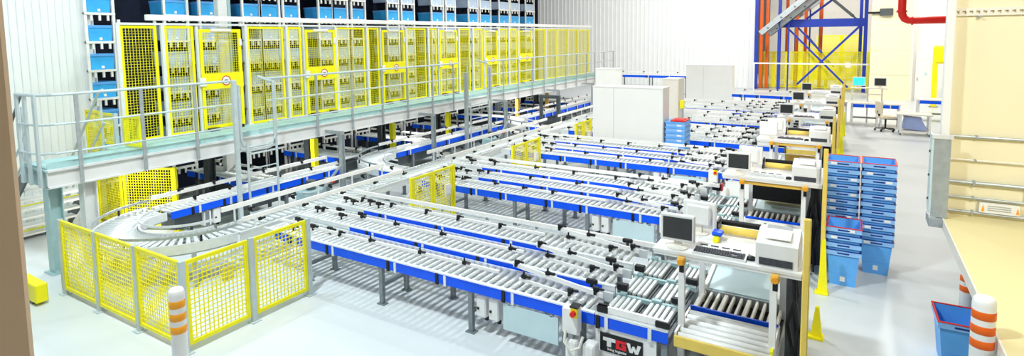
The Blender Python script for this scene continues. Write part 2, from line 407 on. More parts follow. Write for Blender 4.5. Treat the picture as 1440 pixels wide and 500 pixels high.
for k in range(6):
    y = 5.10 + 3.32*k; det = k < 3
    for j in range(3):
        z = .60 + .045*j; x0 = (-7.45, -7.45, -7.45)[j]; xe = -2.16
        L = xe - x0
        if k == 3 and False: pass
        legs = [xx - x0 for xx in ((-6.5, -5.1, -3.7, -2.5) if j != 1 else (-4.4, -3.0))]
        conveyor('roller lane, %s of three in the %s bank counting from the corner fence' % (('front one', 'middle one', 'rear one')[j], BANK[k]),
                 x0, y + .575*j, L, z, .55, 0, det, 'blue' if k < 3 or j == 0 else 'alu', legs, .045, None, (.8, .9, .85)[j], 'roller lanes between fence and stations',
                 [-3.63-x0] if j == 0 else None, [None, L-.15, L-1.05][j] if k < 3 else None, seams=1.05 if j == 0 else 1.3, gy=.30, gh=.035, sensors=True, gcut=1.32, rs0=[.25, 1.2, .9][j])
    # transfer table at the station end
    t = thing('transfer_table', 'roller transfer table joining lanes to the station of the %s bank' % BANK[k], 'conveyor', (-2.15, y, 0), 0, 'transfer tables')
    part('side_rail', MB().box(0, .73, 0, .03, .50, .612), M['blue'], t, label='blue side rail')
    part('rail_cap', MB().box(0, .73, -.004, .06, .613, .63), M['alu'], t)
    inst('joint_cover', SEAM, t, (.12, 0, .60)); inst('joint_cover', SEAM, t, (.56, 0, .60)); inst('rail_bracket', RCL, t, (.03, 0, .6))
    part('frame_panel', MB().box(.0, .62, .015, .03, .16, .50), M['cab'], t)
    part('bed', MB().box(0, .73, .03, 1.75, .47, .545), M['darksteel'], t)
    for lx in (.04, .69):
        for ly in (.06, .9, 1.7):
            part('leg', MB().box(lx-.03, lx+.03, ly-.03, ly+.03, 0, .47), M['leg'], t)
    for r in range(3):
        for c in range(2):
            p = part('roller_pad', MB().box(c*.365+.02, c*.365+.33, .10+r*.56, .56+r*.56, .545, .56), M['darksteel'], t)
            for q in range(5):
                if det:
                    part('pad_roller', MB().box(c*.365+.03+q*.058, c*.365+.073+q*.058, .11+r*.56, .55+r*.56, .56, .605, .012), M['roller'], p)
            if not det:
                mb = MB()
                for q in range(5): mb.box(c*.365+.03+q*.058, c*.365+.073+q*.058, .11+r*.56, .55+r*.56, .56, .605)
                part('pad_roller', mb, M['roller'], p)
        part('chain_track', MB().box(.0, .72, .57+r*.56, .61+r*.56, .56, .60).box(.05, .12, .565+r*.56, .615+r*.56, .6, .625).box(.4, .5, .565+r*.56, .615+r*.56, .6, .625), M['tealbox'], t)
        part('stop_block', MB().box(.0, .12, .03+r*.57, .10+r*.57, .63, .70, .01), M['black'], t)
        part('end_stop', MB().box(.60, .74, .02+r*.55, .08+r*.55, .63, .69, .01), M['black'], t)
    part('front_guide', MB().box(.0, .72, .04, .07, .635, .70), M['guide'], t)
    # diverging guides where the lanes merge onto the table
    for j in range(3):
        z = .045*j
        g = part('merge_guide', MB().bar((-1.25, .50+.575*j, .70+z), (-.02, .26+.575*j, .695+z*.95), .02, .05), M['guide'], t)
        for q, f in enumerate((.04, .42, .93)):
            inst('guide_clamp', (CLAMP, CLAMP2)[q % 2], g, (-1.25+1.23*f, .50+.575*j-.24*f, .735+z))
        g2 = part('merge_guide', MB().bar((-1.0, .20+.575*j, .69+z), (-.25, .10+.575*j, .69+z*.95), .016, .035), M['guide'], t)
        for q, f in enumerate((.1, .9)):
            inst('guide_clamp', (CLAMP2, CLAMP)[q % 2], g2, (-1+.75*f, .20+.575*j-.10*f, .735+z))
        part('sensor_head', MB().box(-.30, -.17, .44+.57*j, .49+.57*j, .70+z, .75+z, .012).box(-.25,-.22,.455+.57*j,.475+.57*j,.66+z,.70+z), M['black'], t)
    part('rear_guide', MB().box(-5.2, .2, 1.70, 1.735, .74, .80), M['guide'], t)
    for q in range(7): part('rear_guide_post', MB().box(-5.0+q*.84, -4.97+q*.84, 1.735, 1.76, .0 if q % 3 == 0 else .5, .79), M['steel'], t)

# front lane extras: ice blue guard panel, control box with e-stop, TGW plate
def lane_extras(k, y):
    f = ['front', 'second', 'third'][k]
    t = thing('guard_plate', 'ice blue guard plate hanging under the front rail of the %s bank' % f, 'guard plate', (-3.25, y+.009, .163), 0, 'ice blue guard plates')
    part('plate', MB().box(0, .68, 0, .012, .02, .30), M['iceblue'], t)
    part('flange', MB().box(0, .68, 0, .05, 0, .02), M['iceblue'], t)
    for x in (.08, .6): part('hanger', MB().box(x-.02, x+.02, .0, .03, .29, .312), M['steel'], t)
    t = thing('control_box', 'grey control box with red and yellow switch on the front rail of the %s bank' % f, 'control box', (-2.45, y-.145, 0), 0, 'control boxes on the lanes')
    part('enclosure', MB().box(0, .17, 0, .11, .42, .68, .01), M['cab'], t)
    part('mount', MB().box(.06, .11, .02, .1, 0, .42), M['steel'], t)
    part('yellow_plate', MB().box(.10, .17, -.01, .0, .60, .70), M['yellow'], t)
    part('red_switch', MB().tube((.135, -.05, .65), (.135, -.01, .65), .028, 10), M['red'], t)
    part('black_cap', MB().box(.09, .175, -.012, .09, .70, .715), M['black'], t)
    for q in range(2):
        part('drive_unit', MB().box(.04+q*.19, .17+q*.19, -.02, .12, .10, .36, .02), M['offwhite'], t)
    part('hose', MB().path([(.05,-.02,.46),(.06,-.07,.36),(.14,-.08,.30),(.22,-.06,.34),(.24,-.02,.44)], .014, 6), M['ivory'], t)
for k in range(3): lane_extras(k, 5.10+3.32*k)

def text_mesh(txt, size, m, ext=.004, shear=0.0):
    cu = bpy.data.curves.new('lettering', 'FONT'); cu.body = txt; cu.size = size; cu.extrude = ext; cu.shear = shear; cu.align_x = 'LEFT'; cu.offset = size*.018
    o = bpy.data.objects.new('lettering', cu); COL.objects.link(o)
    dg = bpy.context.evaluated_depsgraph_get(); dg.update()
    me = bpy.data.meshes.new_from_object(o.evaluated_get(dg)); bpy.data.objects.remove(o)
    me.materials.clear(); me.materials.append(m); return me
t = thing('maker_plate', 'black plate reading TGW on the end panel of the front lane', 'sign', (-2.10, 5.113, .255))
part('plate', MB().box(0, .44, -.008, .0, 0, .19, .003), M['black'], t)
sl = .25
def slab(pts): return MB().prism([(x+sl*0*z, z) for x, z in pts], 'y', -.013, -.008)
T = MB()
for pts in ([(.035,.15),(.035,.115),(.165,.115),(.165,.15)], [(.075,.115),(.075,.06),(.12,.06),(.12,.115)]): T.prism(pts, 'y', -.013, -.008)
part('letter', T, M['offwhite'], t, label='white letter T')
G = MB()
for pts in ([(.17,.15),(.17,.125),(.275,.125),(.275,.15)], [(.17,.125),(.17,.06),(.205,.06),(.205,.125)], [(.205,.085),(.205,.06),(.275,.06),(.275,.085)], [(.24,.085),(.275,.085),(.275,.115),(.225,.115),(.225,.098),(.24,.098)]): G.prism(pts, 'y', -.013, -.008)
part('letter', G, M['logored'], t, label='red letter G')
W = MB().prism([(.28,.15),(.315,.15),(.325,.095),(.34,.13),(.36,.13),(.375,.095),(.39,.15),(.425,.15),(.395,.06),(.365,.06),(.352,.09),(.34,.06),(.31,.06)], 'y', -.013, -.008)
part('letter', W, M['offwhite'], t, label='white letter W')
inst('subtitle', text_mesh('living logistics', .036, M['offwhite'], .001), t, (.08, -.0095, .022), (PI/2, 0, 0))

# ------------------------------------------------------------------ main line and inner loop under the walkway
conveyor('long main line collecting all the lanes, nearer its corner fence half', -7.58, 4.83, 12.1, .585, .60, PI/2, True, 'alu', [1.2, 4.6, 8.2, 11.4], None, None, 1.3, 'main line sections', pitch=.122, seams=0, gh=.07)
conveyor('long main line collecting all the lanes, half running behind the white cabinet', -7.58, 17.0, 10.0, .585, .60, PI/2, False, 'alu', [1.2, 4.6, 8.2], None, None, 1.3, 'main line sections', seams=0, gh=.07)
for (a, b, lab) in ((4.9, 8.35, 'pale double guide along the main line beside the corner fence'), (9.75, 15.5, 'pale double guide along the main line between the two curves'), (16.3, 24, 'pale double guide along the main line past the second curve')):
    t = thing('side_guide', lab, 'guide rail', (0, 0, 0), 0, 'guides along the main line')
    part('upper_rail', MB().box(-8.17, -8.13, a, b, .80, .87), M['guide'], t)
    part('lower_rail', MB().box(-7.66, -7.62, a, b, .74, .80), M['guide'], t)
    y = a+.2
    while y < b:
        part('guide_stay', MB().box(-8.15, -8.13, y-.012, y+.012, .62, .80), M['alu'], t)
        part('guide_stay', MB().box(-7.64, -7.62, y-.012, y+.012, .62, .74), M['alu'], t)
        inst('guide_clamp', CLAMP2, t, (-7.64, y+.1, .70), (0,0,PI/2)); inst('guide_clamp', CLAMP, t, (-8.12, y+.25, .74), (0,0,PI/2)); y += .8
conveyor('inner loop conveyor under the walkway, stretch from the stairs end to the first curve', -9.47, 4.85, 3.7, .60, .62, PI/2, True, 'blue', [.6, 2.2, 3.3], .13, .10, .8, 'inner loop sections', [.55], seams=1.0, gh=.07, pan=True)
conveyor('inner loop conveyor under the walkway, stretch between the two curves', -9.47, 10.2, 4.85, .60, .62, PI/2, False, 'blue', [.6, 2.2, 3.9], .13, .10, .8, 'inner loop sections', [1.5], seams=1.0, gh=.07, pan=True)
conveyor('inner loop conveyor under the walkway, stretch past the second curve', -9.47, 16.7, 8.0, .60, .62, PI/2, False, 'blue', [.6, 2.2, 3.9], .13, .10, .8, 'inner loop sections', seams=1.0, gh=.07, pan=True)
def curve_conv(label, c, r0, r1, a0, a1, z, det=True, guide=True, group='curved conveyors'):
    t = thing('curved_conveyor', label, 'conveyor', (c[0], c[1], 0), 0, group)
    N = max(8, int(abs(a1-a0)/PI*28))
    def arc(ra, rb, z0, z1):
        mb = MB(); vs = []; fs = []
        for i in range(N+1):
            a = a0+(a1-a0)*i/N; ca, sa = math.cos(a), math.sin(a)
            vs += [(ra*ca,ra*sa,z0),(rb*ca,rb*sa,z0),(rb*ca,rb*sa,z1),(ra*ca,ra*sa,z1)]
        for i in range(N):
            for q in range(4): w=(q+1)%4; fs.append((i*4+q,i*4+w,i*4+4+w,i*4+4+q))
        fs += [(3,2,1,0),(N*4,N*4+1,N*4+2,N*4+3)]
        return mb.add(vs, fs)
    part('inner_rail', arc(r0, r0+.03, z-.1, z+.03), M['alu'], t)
    part('outer_rail', arc(r1-.03, r1, z-.1, z+.03), M['alu'], t)
    part('under_tray', arc(r0+.035, r1-.035, z-.13, z-.11), M['steel'], t)
    n = int(abs(a1-a0)*(r0+r1)/2/.09)
    mb = MB().tube((r0+.04,0,0),(r1-.04,0,0),.022,8,.036); me = mb.mesh('roller', M['roller'], True)
    for i in range(n):
        inst('roller', me, t, (0,0,z-.012), (0,0,a0+(a1-a0)*(i+.5)/n))
    if guide:
        g = part('outer_guide', arc(r1-.03, r1-.012, z+.12, z+.155), M['steel'], t)
        for i in range(4):
            a = a0+(a1-a0)*(i+.5)/4
            part('guide_stay', MB().box(-.012,.012,-.012,.012,z+.03,z+.12), M['black'], g, ((r1-.018)*math.cos(a),(r1-.018)*math.sin(a),0))
        part('inner_guide', arc(r0+.006, r0+.022, z+.10, z+.135), M['alu'], t)
    for a in (a0+.15*(a1-a0), a0+.85*(a1-a0)):
        part('leg', MB().box(-.03,.03,-.03,.03,0,z-.1), M['steel'], t, (r1*.98*math.cos(a), r1*.98*math.sin(a), 0), (0,0,a))
    return t
curve_conv('return curve of rollers inside the yellow corner fence', (-8.83, 4.78), .64, 1.26, PI, 2*PI, .60)
curve_conv('first quarter curve joining inner loop and main line', (-8.55, 10.15), .92, 1.54, PI, 1.5*PI, .60)
curve_conv('second quarter curve joining inner loop and main line further along', (-8.55, 16.65), .92, 1.54, PI, 1.5*PI, .60)
conveyor('short roller link from the first curve into the main line', -8.54, 8.62, .34, .60, .60, 0, True, 'blue', [.2], None, None, 1, 'curve links', seams=0)
conveyor('short roller link from the second curve into the main line', -8.54, 15.12, .34, .60, .60, 0, True, 'blue', [.2], None, None, 1, 'curve links', seams=0)
for i in range(7):
    conveyor('rack feeding lane under the walkway, %s counting from the stairs' % ORD[i], -12.25, 6.65+2.43*i, 2.1, .60, .62, 0, i < 4, 'blue', [.4, 1.6], .10, None, .5, 'rack feeding lanes', seams=.7, pitch=.10, pan=True)
# other equipment under the walkway
for i, (x, y) in enumerate(((-10.45, 8.55), (-10.45, 11.1), (-10.45, 13.5), (-10.45, 17.6), (-10.45, 19.9))):
    t = thing('yellow_stand', 'slim yellow stand under the walkway, %s from the stairs' % ORD[i], 'stand', (x, y, 0), 0, 'yellow stands under the walkway')
    part('post', MB().box(-.06, .06, -.06, .06, 0, 1.15), M['amber'] if i > 2 else M['yellow'], t)
    part('foot_plate', MB().box(-.1, .1, -.1, .1, 0, .015), M['darksteel'], t)
t = thing('portal_frame', 'black portal frame standing over the second roller curve', 'frame', (-8.75, 17.4, 0))
part('leg', MB().box(.0, .12, -.05, .05, 0, 1.25), M['darksteel'], t); part('leg', MB().box(-.66, -.56, -.05, .05, 0, 1.25), M['darksteel'], t)
part('crossbeam', MB().box(-.66, .12, -.06, .06, 1.25, 1.36), M['darksteel'], t)
for i, y in enumerate((7.05, 13.4)):
    t = thing('lift_brace', 'grey crossed brace stand with teal box %s' % ('below the first ladder' if i == 0 else 'below the second ladder'), 'stand', (-8.75, y, 0), 0, 'crossed brace stands')
    part('brace', MB().bar((0, -.3, .02), (0, .75, .9), .035), M['steel'], t)
    part('brace', MB().bar((.04, -.25, .55), (.04, .8, .25), .03), M['steel'], t)
    part('panel_box', MB().box(-.35, -.05, -.1, .4, 0, .5, .02), M['tealbox'], t)
    part('motor', MB().tube((-.2, .15, .5), (-.2, .15, .68), .09, 12), M['darksteel'], t)
    part('red_knob', MB().tube((-.04, .5, .62), (.03, .5, .62), .045, 10), M['red'], t)
    part('knob_bracket', MB().box(-.2, -.04, .47, .53, .0, .66), M['steel'], t)

# ------------------------------------------------------------------ yellow floor fences
def grid(mb, u0, u1, z0, z1, pitch, bw, t=.004, wz=None):
    n = max(1, round((u1-u0)/pitch)); 
    for i in range(1, n):
        u = u0+(u1-u0)*i/n; mb.box(u-bw/2, u+bw/2, -t, t, z0, z1)
    n = max(1, round((z1-z0)/(wz or pitch)))
    for i in range(1, n):
        z = z0+(z1-z0)*i/n; mb.box(u0, u1, -t*1.3, t*.7, z-bw/2, z+bw/2)
    return mb
def fence_panel(label, loc, rz, w, z0, z1, group, cat='fence panel', fr=.042, pitch=.05, bw=.0095, postm='rail', posts=(1, 0), zf=0.0, name='mesh_fence_panel', fm='yellow'):
    t = thing(name, label, cat, loc, rz, group)
    g = .03 if posts[0] else .004; h = w - .032
    mb = MB().box(g, g+fr, -.015, .015, z0, z1).box(h-fr, h, -.015, .015, z0, z1).box(g+fr, h-fr, -.015, .015, z0, z0+fr).box(g+fr, h-fr, -.015, .015, z1-fr, z1)
    part('frame', mb, M[fm], t)
    part('wire_mesh', grid(MB(), g+fr, h-fr, z0+fr, z1-fr, pitch, bw), M[fm], t)
    for flag, x in ((posts[0], 0), (posts[1], w)):
        if flag:
            part('post', MB().box(x-.028, x+.028, -.028, .028, zf, z1+.01).box(x-.06, x+.06, -.06, .06, zf, zf+.012), M[postm], t)
    return t
G1 = 'yellow corner fence panels'
for i in range(3):
    fence_panel('yellow mesh panel of the corner fence, %s' % ('end one by the walkway column', 'middle one of the long side', 'one meeting the corner behind the bollard')[i], (-9.06+i*.977, 3.20, 0), 0, .977, .08, 1.03, G1)
fence_panel('yellow mesh panel of the corner fence, first past the corner facing the front lane', (-6.13, 3.20, 0), PI/2, .80, .08, 1.03, G1)
fence_panel('yellow mesh panel of the corner fence, ending at the front lane rail', (-6.13, 4.02, 0), PI/2, .82, .08, 1.03, G1, posts=(1, 1))
for k, (x, y0, y1, z1) in enumerate(((-6.30, 7.10, 8.25, 1.05), (-6.25, 10.30, 11.50, 1.05), (-6.35, 13.75, 14.75, 1.05))):
    ym = y0+(y1-y0)*.5
    for q, (a, b) in enumerate(((y0, ym), (ym, y1))):
        fence_panel('yellow mesh panel closing the gap behind the %s bank, %s half' % (BANK[k], ('nearer', 'farther')[q]), (x, a, 0), PI/2, b-a, .10, z1, 'gap fence panels', posts=(q == 0, q == 1), postm='yellow')
    t = thing('fence_notice', 'small white box hung on the gap fence behind the %s bank' % BANK[k], 'box', (x+.02, y1-.3, .55), 0, 'boxes on gap fences')
    part('box_body', MB().box(0, .05, 0, .14, 0, .2, .008), M['ivory'], t); part('box_face', MB().box(.05, .054, .02, .12, .03, .17), M['paper'], t)
t = thing('fence_notice', 'small white box hung on the corner fence past the corner', 'box', (-6.2, 3.68, .62), 0, 'boxes on gap fences')
part('box_body', MB().box(0, .05, 0, .13, 0, .16, .008), M['ivory'], t); part('box_face', MB().box(.05, .054, .02, .11, .03, .13), M['paper'], t)
# fences round the stairs: on the floor below and up on the walkway
fence_panel('yellow mesh panel on the floor behind the stair stringer', (-12.2, 4.95, 0), 0, .94, .08, 1.15, 'floor panels behind the stairs', posts=(1, 0), postm='yellow')
fence_panel('yellow mesh panel on the floor along the inner loop, near the stairs', (-11.22, 4.95, 0), .45, 1.0, .08, 1.15, 'floor panels behind the stairs', posts=(0, 1), postm='yellow')
fence_panel('low yellow mesh panel at the stair head, farther from the rack fence', (-12.05, 4.78, 0), 0, .60, 1.22, 2.17, 'low panels at the stair head', posts=(0, 0), pitch=.04)
fence_panel('low yellow mesh panel at the stair head, nearer the rack fence', (-11.45, 4.78, 0), 0, .50, 1.60, 2.15, 'low panels at the stair head', posts=(0, 1), pitch=.04, zf=1.592)
fence_panel('short yellow mesh panel standing against the first rack fence panel', (-10.72, 4.80, 0), .08, .50, 1.62, 2.14, 'low panels at the stair head', posts=(0, 0), pitch=.04)
part('base_plate', MB().box(0, 1.2, -.06, .06, 1.10, 1.15), M['steel'], bpy.data.objects['mesh_fence_panel'], (0,0,0)).parent = None
o = bpy.data.objects['base_plate']; bpy.data.objects.remove(o)

# ------------------------------------------------------------------ walkway with columns, guard rail, stairs and ladders
t = thing('steel_walkway', 'long grey steel walkway on columns in front of the tote rack', 'walkway', (0,0,0))
part('edge_beam', MB().box(-9.90, -9.86, 3.38, 25.6, 1.31, 1.56).box(-9.93, -9.82, 3.38, 25.6, 1.54, 1.57).box(-9.93, -9.82, 3.38, 25.6, 1.30, 1.325), M['beam'], t)
part('end_beam', MB().box(-10.7, -9.9, 3.38, 3.43, 1.31, 1.56).box(-10.7, -9.86, 3.36, 3.46, 1.54, 1.565), M['tealbox'], t, label='teal end beam')
part('rear_beam', MB().box(-11.22, -11.16, 4.9, 25.6, 1.33, 1.55), M['beam'], t)
mb = MB()
for i in range(19): mb.box(-11.2 if i > 1 else -10.7 if i == 0 else -11.15, -9.9, 3.4+i*1.165, 3.4+i*1.165+1.155, 1.565, 1.59)
part('deck_plate', mb, M['decktop'], t)
part('kick_plate', MB().box(-9.915, -9.905, 3.4, 25.6, 1.59, 1.66), M['decktop'], t)
mb = MB()
def ibeam(x, y, z1, s=.16, z0=0):
    h = s/2
    return MB().box(x-h, x+h, y-h, y-h+.016, z0, z1).box(x-h, x+h, y+h-.016, y+h, z0, z1).box(x-.01, x+.01, y-h+.016, y+h-.016, z0, z1).box(x-h-.05, x+h+.05, y-h-.05, y+h+.05, z0, z0+.02)
for x, y in ((-10.06, 3.50), (-10.0, 3.92)):
    part('column', ibeam(x, y, 1.31, .18), M['tealbox'] if y < 3.6 else M['beam'], t, label='teal grey column')
for y in (8.36, 11.45, 15.02, 18.7, 21.9):
    part('column', ibeam(-9.35, y, 1.43, .09), M['steel'], t); part('column_bracket', MB().box(-9.82, -9.31, y-.03, y+.03, 1.36, 1.43), M['steel'], t)
for y in (5.5, 6.48, 8.92, 11.35, 13.78, 17.3, 20.2): part('column', ibeam(-11.1, y, 1.33, .16), M['darksteel'], t)
for y in (6.6, 10.2, 13.8, 17.4, 21): part('cross_beam', MB().box(-11.16, -9.9, y-.05, y+.05, 1.36, 1.54), M['steel'], t)

t = thing('guard_rail', 'long grey tubular guard rail along the walkway edge', 'guard rail', (0,0,0))
YP = [3.78, 4.67, 5.53, 8.13, 9.12, 10.09, 11.0, 12.0, 12.94, 15.63, 16.58, 17.56, 18.46, 19.38, 20.3, 21.3, 22.29, 23.21, 24.26, 25.4]
for y in YP: part('post', MB().box(-9.812, -9.785, y-.025, y+.025, 1.33, 2.64), M['steel'], t)
for nm, z, r in (('top_rail', 2.65, .022), ('middle_rail', 2.22, .017), ('lower_rail', 1.80, .017)):
    part(nm, MB().path([(-10.58, 3.33, z), (-10.2, 3.33, z), (-9.95, 3.36, z), (-9.83, 3.5, z), (-9.80, 3.8, z)] + [(-9.80, 3.8+i*.8, z) for i in range(1, 4)], r), M['rail'], t)
    part(nm, MB().tube((-9.80, 6.95, z), (-9.80, 13.2, z), r), M['rail'], t)
    part(nm, MB().tube((-9.80, 14.55, z), (-9.80, 25.6, z), r), M['rail'], t)
for x, y in ((-10.58, 3.335), (-10.30, 3.335), (-9.97, 3.335)): part('post', MB().box(x-.04, x+.04, y-.015, y+.015, 1.32, 2.66), M['rail'], t)
def stairs():
    t = thing('stairs', 'open steel stairs going down from the walkway end behind the pillar', 'stairs', (0,0,0))
    n = 8; x0 = -10.76; dx = -.2; dz = 1.56/n
    for i in range(n):
        z = 1.56-dz*(i+.5)
        s = part('tread', MB().box(x0+dx*i-.24, x0+dx*i, 3.52, 4.49, z-.035, z), M['guide'], t)
        if i in (1, 4, 7): part('nosing', MB().box(x0+dx*i-.26, x0+dx*i-.2, 3.52, 4.49, z, z+.012), M['yellow'], s)
    for y in (3.47, 4.53):
        part('stringer', MB().bar((x0-.06, y, 1.44), (x0+dx*n-.15, y, .06), .035, .2), M['darksteel'], t)
        part('handrail', MB().path([(x0+.02, y, 2.6), (x0-.1, y, 2.58), (x0+dx*n, y, 1.05), (x0+dx*n-.04, y, 1.0), (x0+dx*n-.04, y, 0)], .022), M['darksteel'] if y < 4 else M['rail'], t)
        part('knee_rail', MB().tube((x0, y, 2.05), (x0+dx*n-.02, y, .55), .016), M['rail'], t)
        part('knee_rail', MB().tube((x0, y, 1.75), (x0+dx*n-.02, y, .25), .016), M['rail'], t)
        for f in (.05, .5): part('baluster', MB().tube((x0+dx*n*f, y, 1.5-1.5*f), (x0+dx*n*f, y, 2.5-1.5*f), .018), M['rail'], t)
stairs()
# the two ladders with rounded gates
for i, (y0, y1) in enumerate(((6.05, 6.79), (13.0, 14.1))):
    t = thing('access_ladder', 'steel ladder with looped safety gate at the walkway edge, %s from the stairs' % ORD[i], 'ladder', (-9.37, 0, 0), 0, 'walkway ladders')
    if i == 0:
        part('gate_post', MB().box(-.035, .035, y0-.10, y0-.02, 0, 2.70, .012).box(-.07,.07,y0-.15,y0+.02,0,.015), M['rail'], t)
    pts = [(0, y0+.03, 2.60), (0, y0+.03, 1.60), (0, y0+.07, 1.50), (0, y0+.17, 1.46), (0, y1-.17, 1.46), (0, y1-.07, 1.50), (0, y1-.02, 1.60), (0, y1-.02, 2.60), (0, y1-.05, 2.62), (-.35, y1-.08, 2.70)]
    part('gate_loop', MB().path(pts, .024), M['rail'], t)
    if i == 0: part('gate_loop', MB().path([(p[0]-.02, p[1]+.05*(1 if p[1] > y0+.4 else -1)*.8, p[2]-.07 if p[2] < 1.6 else p[2]) for p in pts], .024), M['rail'], t)
    else: part('gate_post', MB().box(-.05, .05, y1-.0, y1+.09, 0, 2.5, .01), M['steel'], t); part('gate_post', MB().box(-.05, .05, y0-.09, y0, 0, 2.4, .01), M['steel'], t)
    for y in (y0+.12, y1-.02): part('stile', MB().tube((.03, y, 0), (.03, y, 1.55), .022), M['rail'], t)
    for q in range(5):
        part('rung', MB().tube((.03, y0+.12, .25+q*.27), (.03, y1-.02, .25+q*.27), .012), M['rail'], t)

# ------------------------------------------------------------------ tall yellow fence on the walkway, with doors
GP = 'rack fence panels'; GD = 'rack fence doors'
segs = [(4.97,5.65,0),(5.72,6.33,0),(6.39,7.27,1),(7.41,8.36,0),(8.42,8.84,0),(8.90,9.79,1),(9.84,10.84,0),(10.90,11.36,0),(11.42,12.32,1),(12.42,13.33,0),(13.41,13.84,0),(13.92,14.82,1),
        (14.95,15.62,0),(15.75,16.37,0),(16.44,17.25,1),(17.36,17.97,0),(18.09,18.68,0),(18.77,19.80,1),(20.0,21.0,0),(21.05,22.05,0),(22.1,23.1,0),(23.15,24.15,0),(24.2,25.5,0)]
ip = idr = 0
XF = -11.08
for (a, b, door) in segs:
    w = b-a
    if not door:
        fence_panel('tall yellow mesh panel on the walkway, %s panel from the stairs' % ORD[ip], (XF, a, 0), PI/2, w, 1.595, 3.68, GP, fr=.05, pitch=.05, bw=.0055 if a < 12 or a > 19.9 else .008, posts=(1, 0), zf=1.592, postm='beam'); ip += 1
    else:
        t = thing('mesh_fence_door', 'yellow mesh door with warning plate on the walkway, %s door from the stairs' % ORD[idr], 'door', (XF+.03, a, 0), PI/2, GD); idr += 1
        f = .065
        mb = MB().box(0, f, -.02, .02, 1.63, 3.62).box(w-f, w, -.02, .02, 1.63, 3.62).box(f, w-f, -.02, .02, 1.63, 1.63+f).box(f, w-f, -.02, .02, 3.62-f, 3.62)
        part('door_frame', mb, M['yellow'], t)
        part('wire_mesh', grid(MB(), f, w-f, 1.69, 3.56, .05, .0055 if a < 12 else .008), M['yellow'], t)
        p = part('warning_plate', MB().box(.0, w, -.035, -.02, 2.42, 2.74), M['yellow'], t)
        cx = w*.56
        s = part('warning_sign', MB().tube((cx, -.036, 2.58), (cx, -.043, 2.58), .10, 20), M['offwhite'], p)
        ring = MB()
        for q in range(20):
            a0, a1 = 2*PI*q/20, 2*PI*(q+1)/20
            ring.add([(cx+r*math.cos(aa), -.046, 2.58+r*math.sin(aa)) for aa in (a0, a1) for r in (.082, .10)], [(0,1,3,2)])
        part('red_ring', ring, M['red'], p)
        part('sign_figure', MB().box(cx-.02, cx+.02, -.047, -.044, 2.53, 2.60).box(cx-.045, cx+.045, -.047, -.044, 2.565, 2.59), M['black'], p)
        part('latch_box', MB().box(-.06, .07, -.06, -.02, 2.49, 2.66, .01), M['offwhite'], t)
        part('hinge', MB().box(w-.05, w+.01, -.04, .0, 3.28, 3.42, .008), M['offwhite'], t)
        part('top_bar', MB().box(w*.25, w*.75, -.045, -.02, 3.57, 3.63, .01), M['ivory'], t)
        part('door_post', MB().box(-.05, -.005, -.0, .05, 1.592, 3.68), M['beam'], t)
        part('floor_stop', MB().box(.05, .25, -.15, -.021, 1.592, 1.65, .01).box(w-.28, w-.1, -.15, -.021, 1.592, 1.65, .01), M['black'], t)
t = thing('top_rail_beam', 'long white beam carried along the top of the tall yellow fence', 'beam', (0,0,0))
part('beam_profile', MB().box(-11.13, -11.03, 5.45, 25.7, 3.775, 3.88, .012), M['guide'], t)
part('lower_rail', MB().box(-11.11, -11.05, 4.95, 25.7, 3.69, 3.73), M['beam'], t)
for y in (5.0, 5.6, 7.3, 8.85, 10.85, 12.35, 13.85, 15.6, 17.3, 19.85, 22, 25.4):
    part('beam_stay', MB().box(-11.10, -11.06, y-.02, y+.02, 3.68, 3.78), M['beam'], t)
t = thing('tall_column', 'tall grey steel column with teal edge rising behind the first fence door', 'column', (-11.45, 7.12, 0))
part('column_shaft', MB().box(-.07, .07, -.1, .1, 0, 7), M['beam'], t)
part('teal_edge', MB().box(.0, .07, .11, .18, 0, 7), M['tealbox'], t)
part('foot_plate', MB().box(-.14, .14, -.18, .22, 0, .02), M['steel'], t)

# ------------------------------------------------------------------ tote rack
cols = [(5.03,5.45),(6.45,6.88),(7.20,7.68),(8.22,8.63),(8.69,9.16),(9.33,9.75),(10.43,10.87),(10.92,11.38),(11.59,12.06),(13.03,13.48),(13.67,14.22),(15.16,15.74),(15.94,16.43),(17.31,17.86),(18.06,18.75),(19.42,20.14),(20.31,20.95),(21.56,22.26)]
XR = -12.3
t = thing('tote_rack', 'tall dark storage rack of white shelf rails behind the yellow fence', 'rack', (0,0,0))
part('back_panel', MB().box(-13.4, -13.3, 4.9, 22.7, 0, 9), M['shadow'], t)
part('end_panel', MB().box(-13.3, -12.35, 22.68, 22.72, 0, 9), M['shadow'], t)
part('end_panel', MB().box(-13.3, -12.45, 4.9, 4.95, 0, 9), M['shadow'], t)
levels = [.71, 1.25, 1.79, 2.33, 2.87, 3.41, 3.95, 4.49, 5.03, 5.57]
for (a, b) in cols:
    for y in (a-.026, b+.026):
        part('upright', MB().box(XR-.05, XR, y-.024, y+.024, 0, 9), M['guide'], t)
for z in levels:
    for (a, b) in cols:
        s = part('shelf_rail', MB().box(XR-.04, XR+.01, a-.05, b+.05, z-.045, z), M['guide'], t)
        for q in range(3):
            yy = a+(b-a)*(q+.5)/3
            part('shelf_stub', MB().box(XR-.03, XR+.0, yy-.018, yy+.018, z-.15, z-.045), M['guide'], s)
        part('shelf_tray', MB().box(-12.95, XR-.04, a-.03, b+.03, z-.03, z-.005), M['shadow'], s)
RB = [('body', MB().add(*(lambda V,F:(V,F))([(0,-.20,0),(0,.20,0),(-.6,.20,0),(-.6,-.20,0),(.0,-.213,.29),(.0,.213,.29),(-.62,.213,.29),(-.62,-.213,.29)],[(0,3,2,1),(4,5,6,7),(0,1,5,4),(1,2,6,5),(2,3,7,6),(3,0,4,7)])).mesh('body', M['racktote'])),
      ('rim_band', MB().box(-.63,.012,-.215,.215,.25,.30).mesh('rim_band', M['tote'])), ('label_plate', MB().box(.0,.012,-.025,.025,.02,.07).mesh('label_plate', M['paper']))]
RBP = [(n, me.copy()) for n, me in RB]
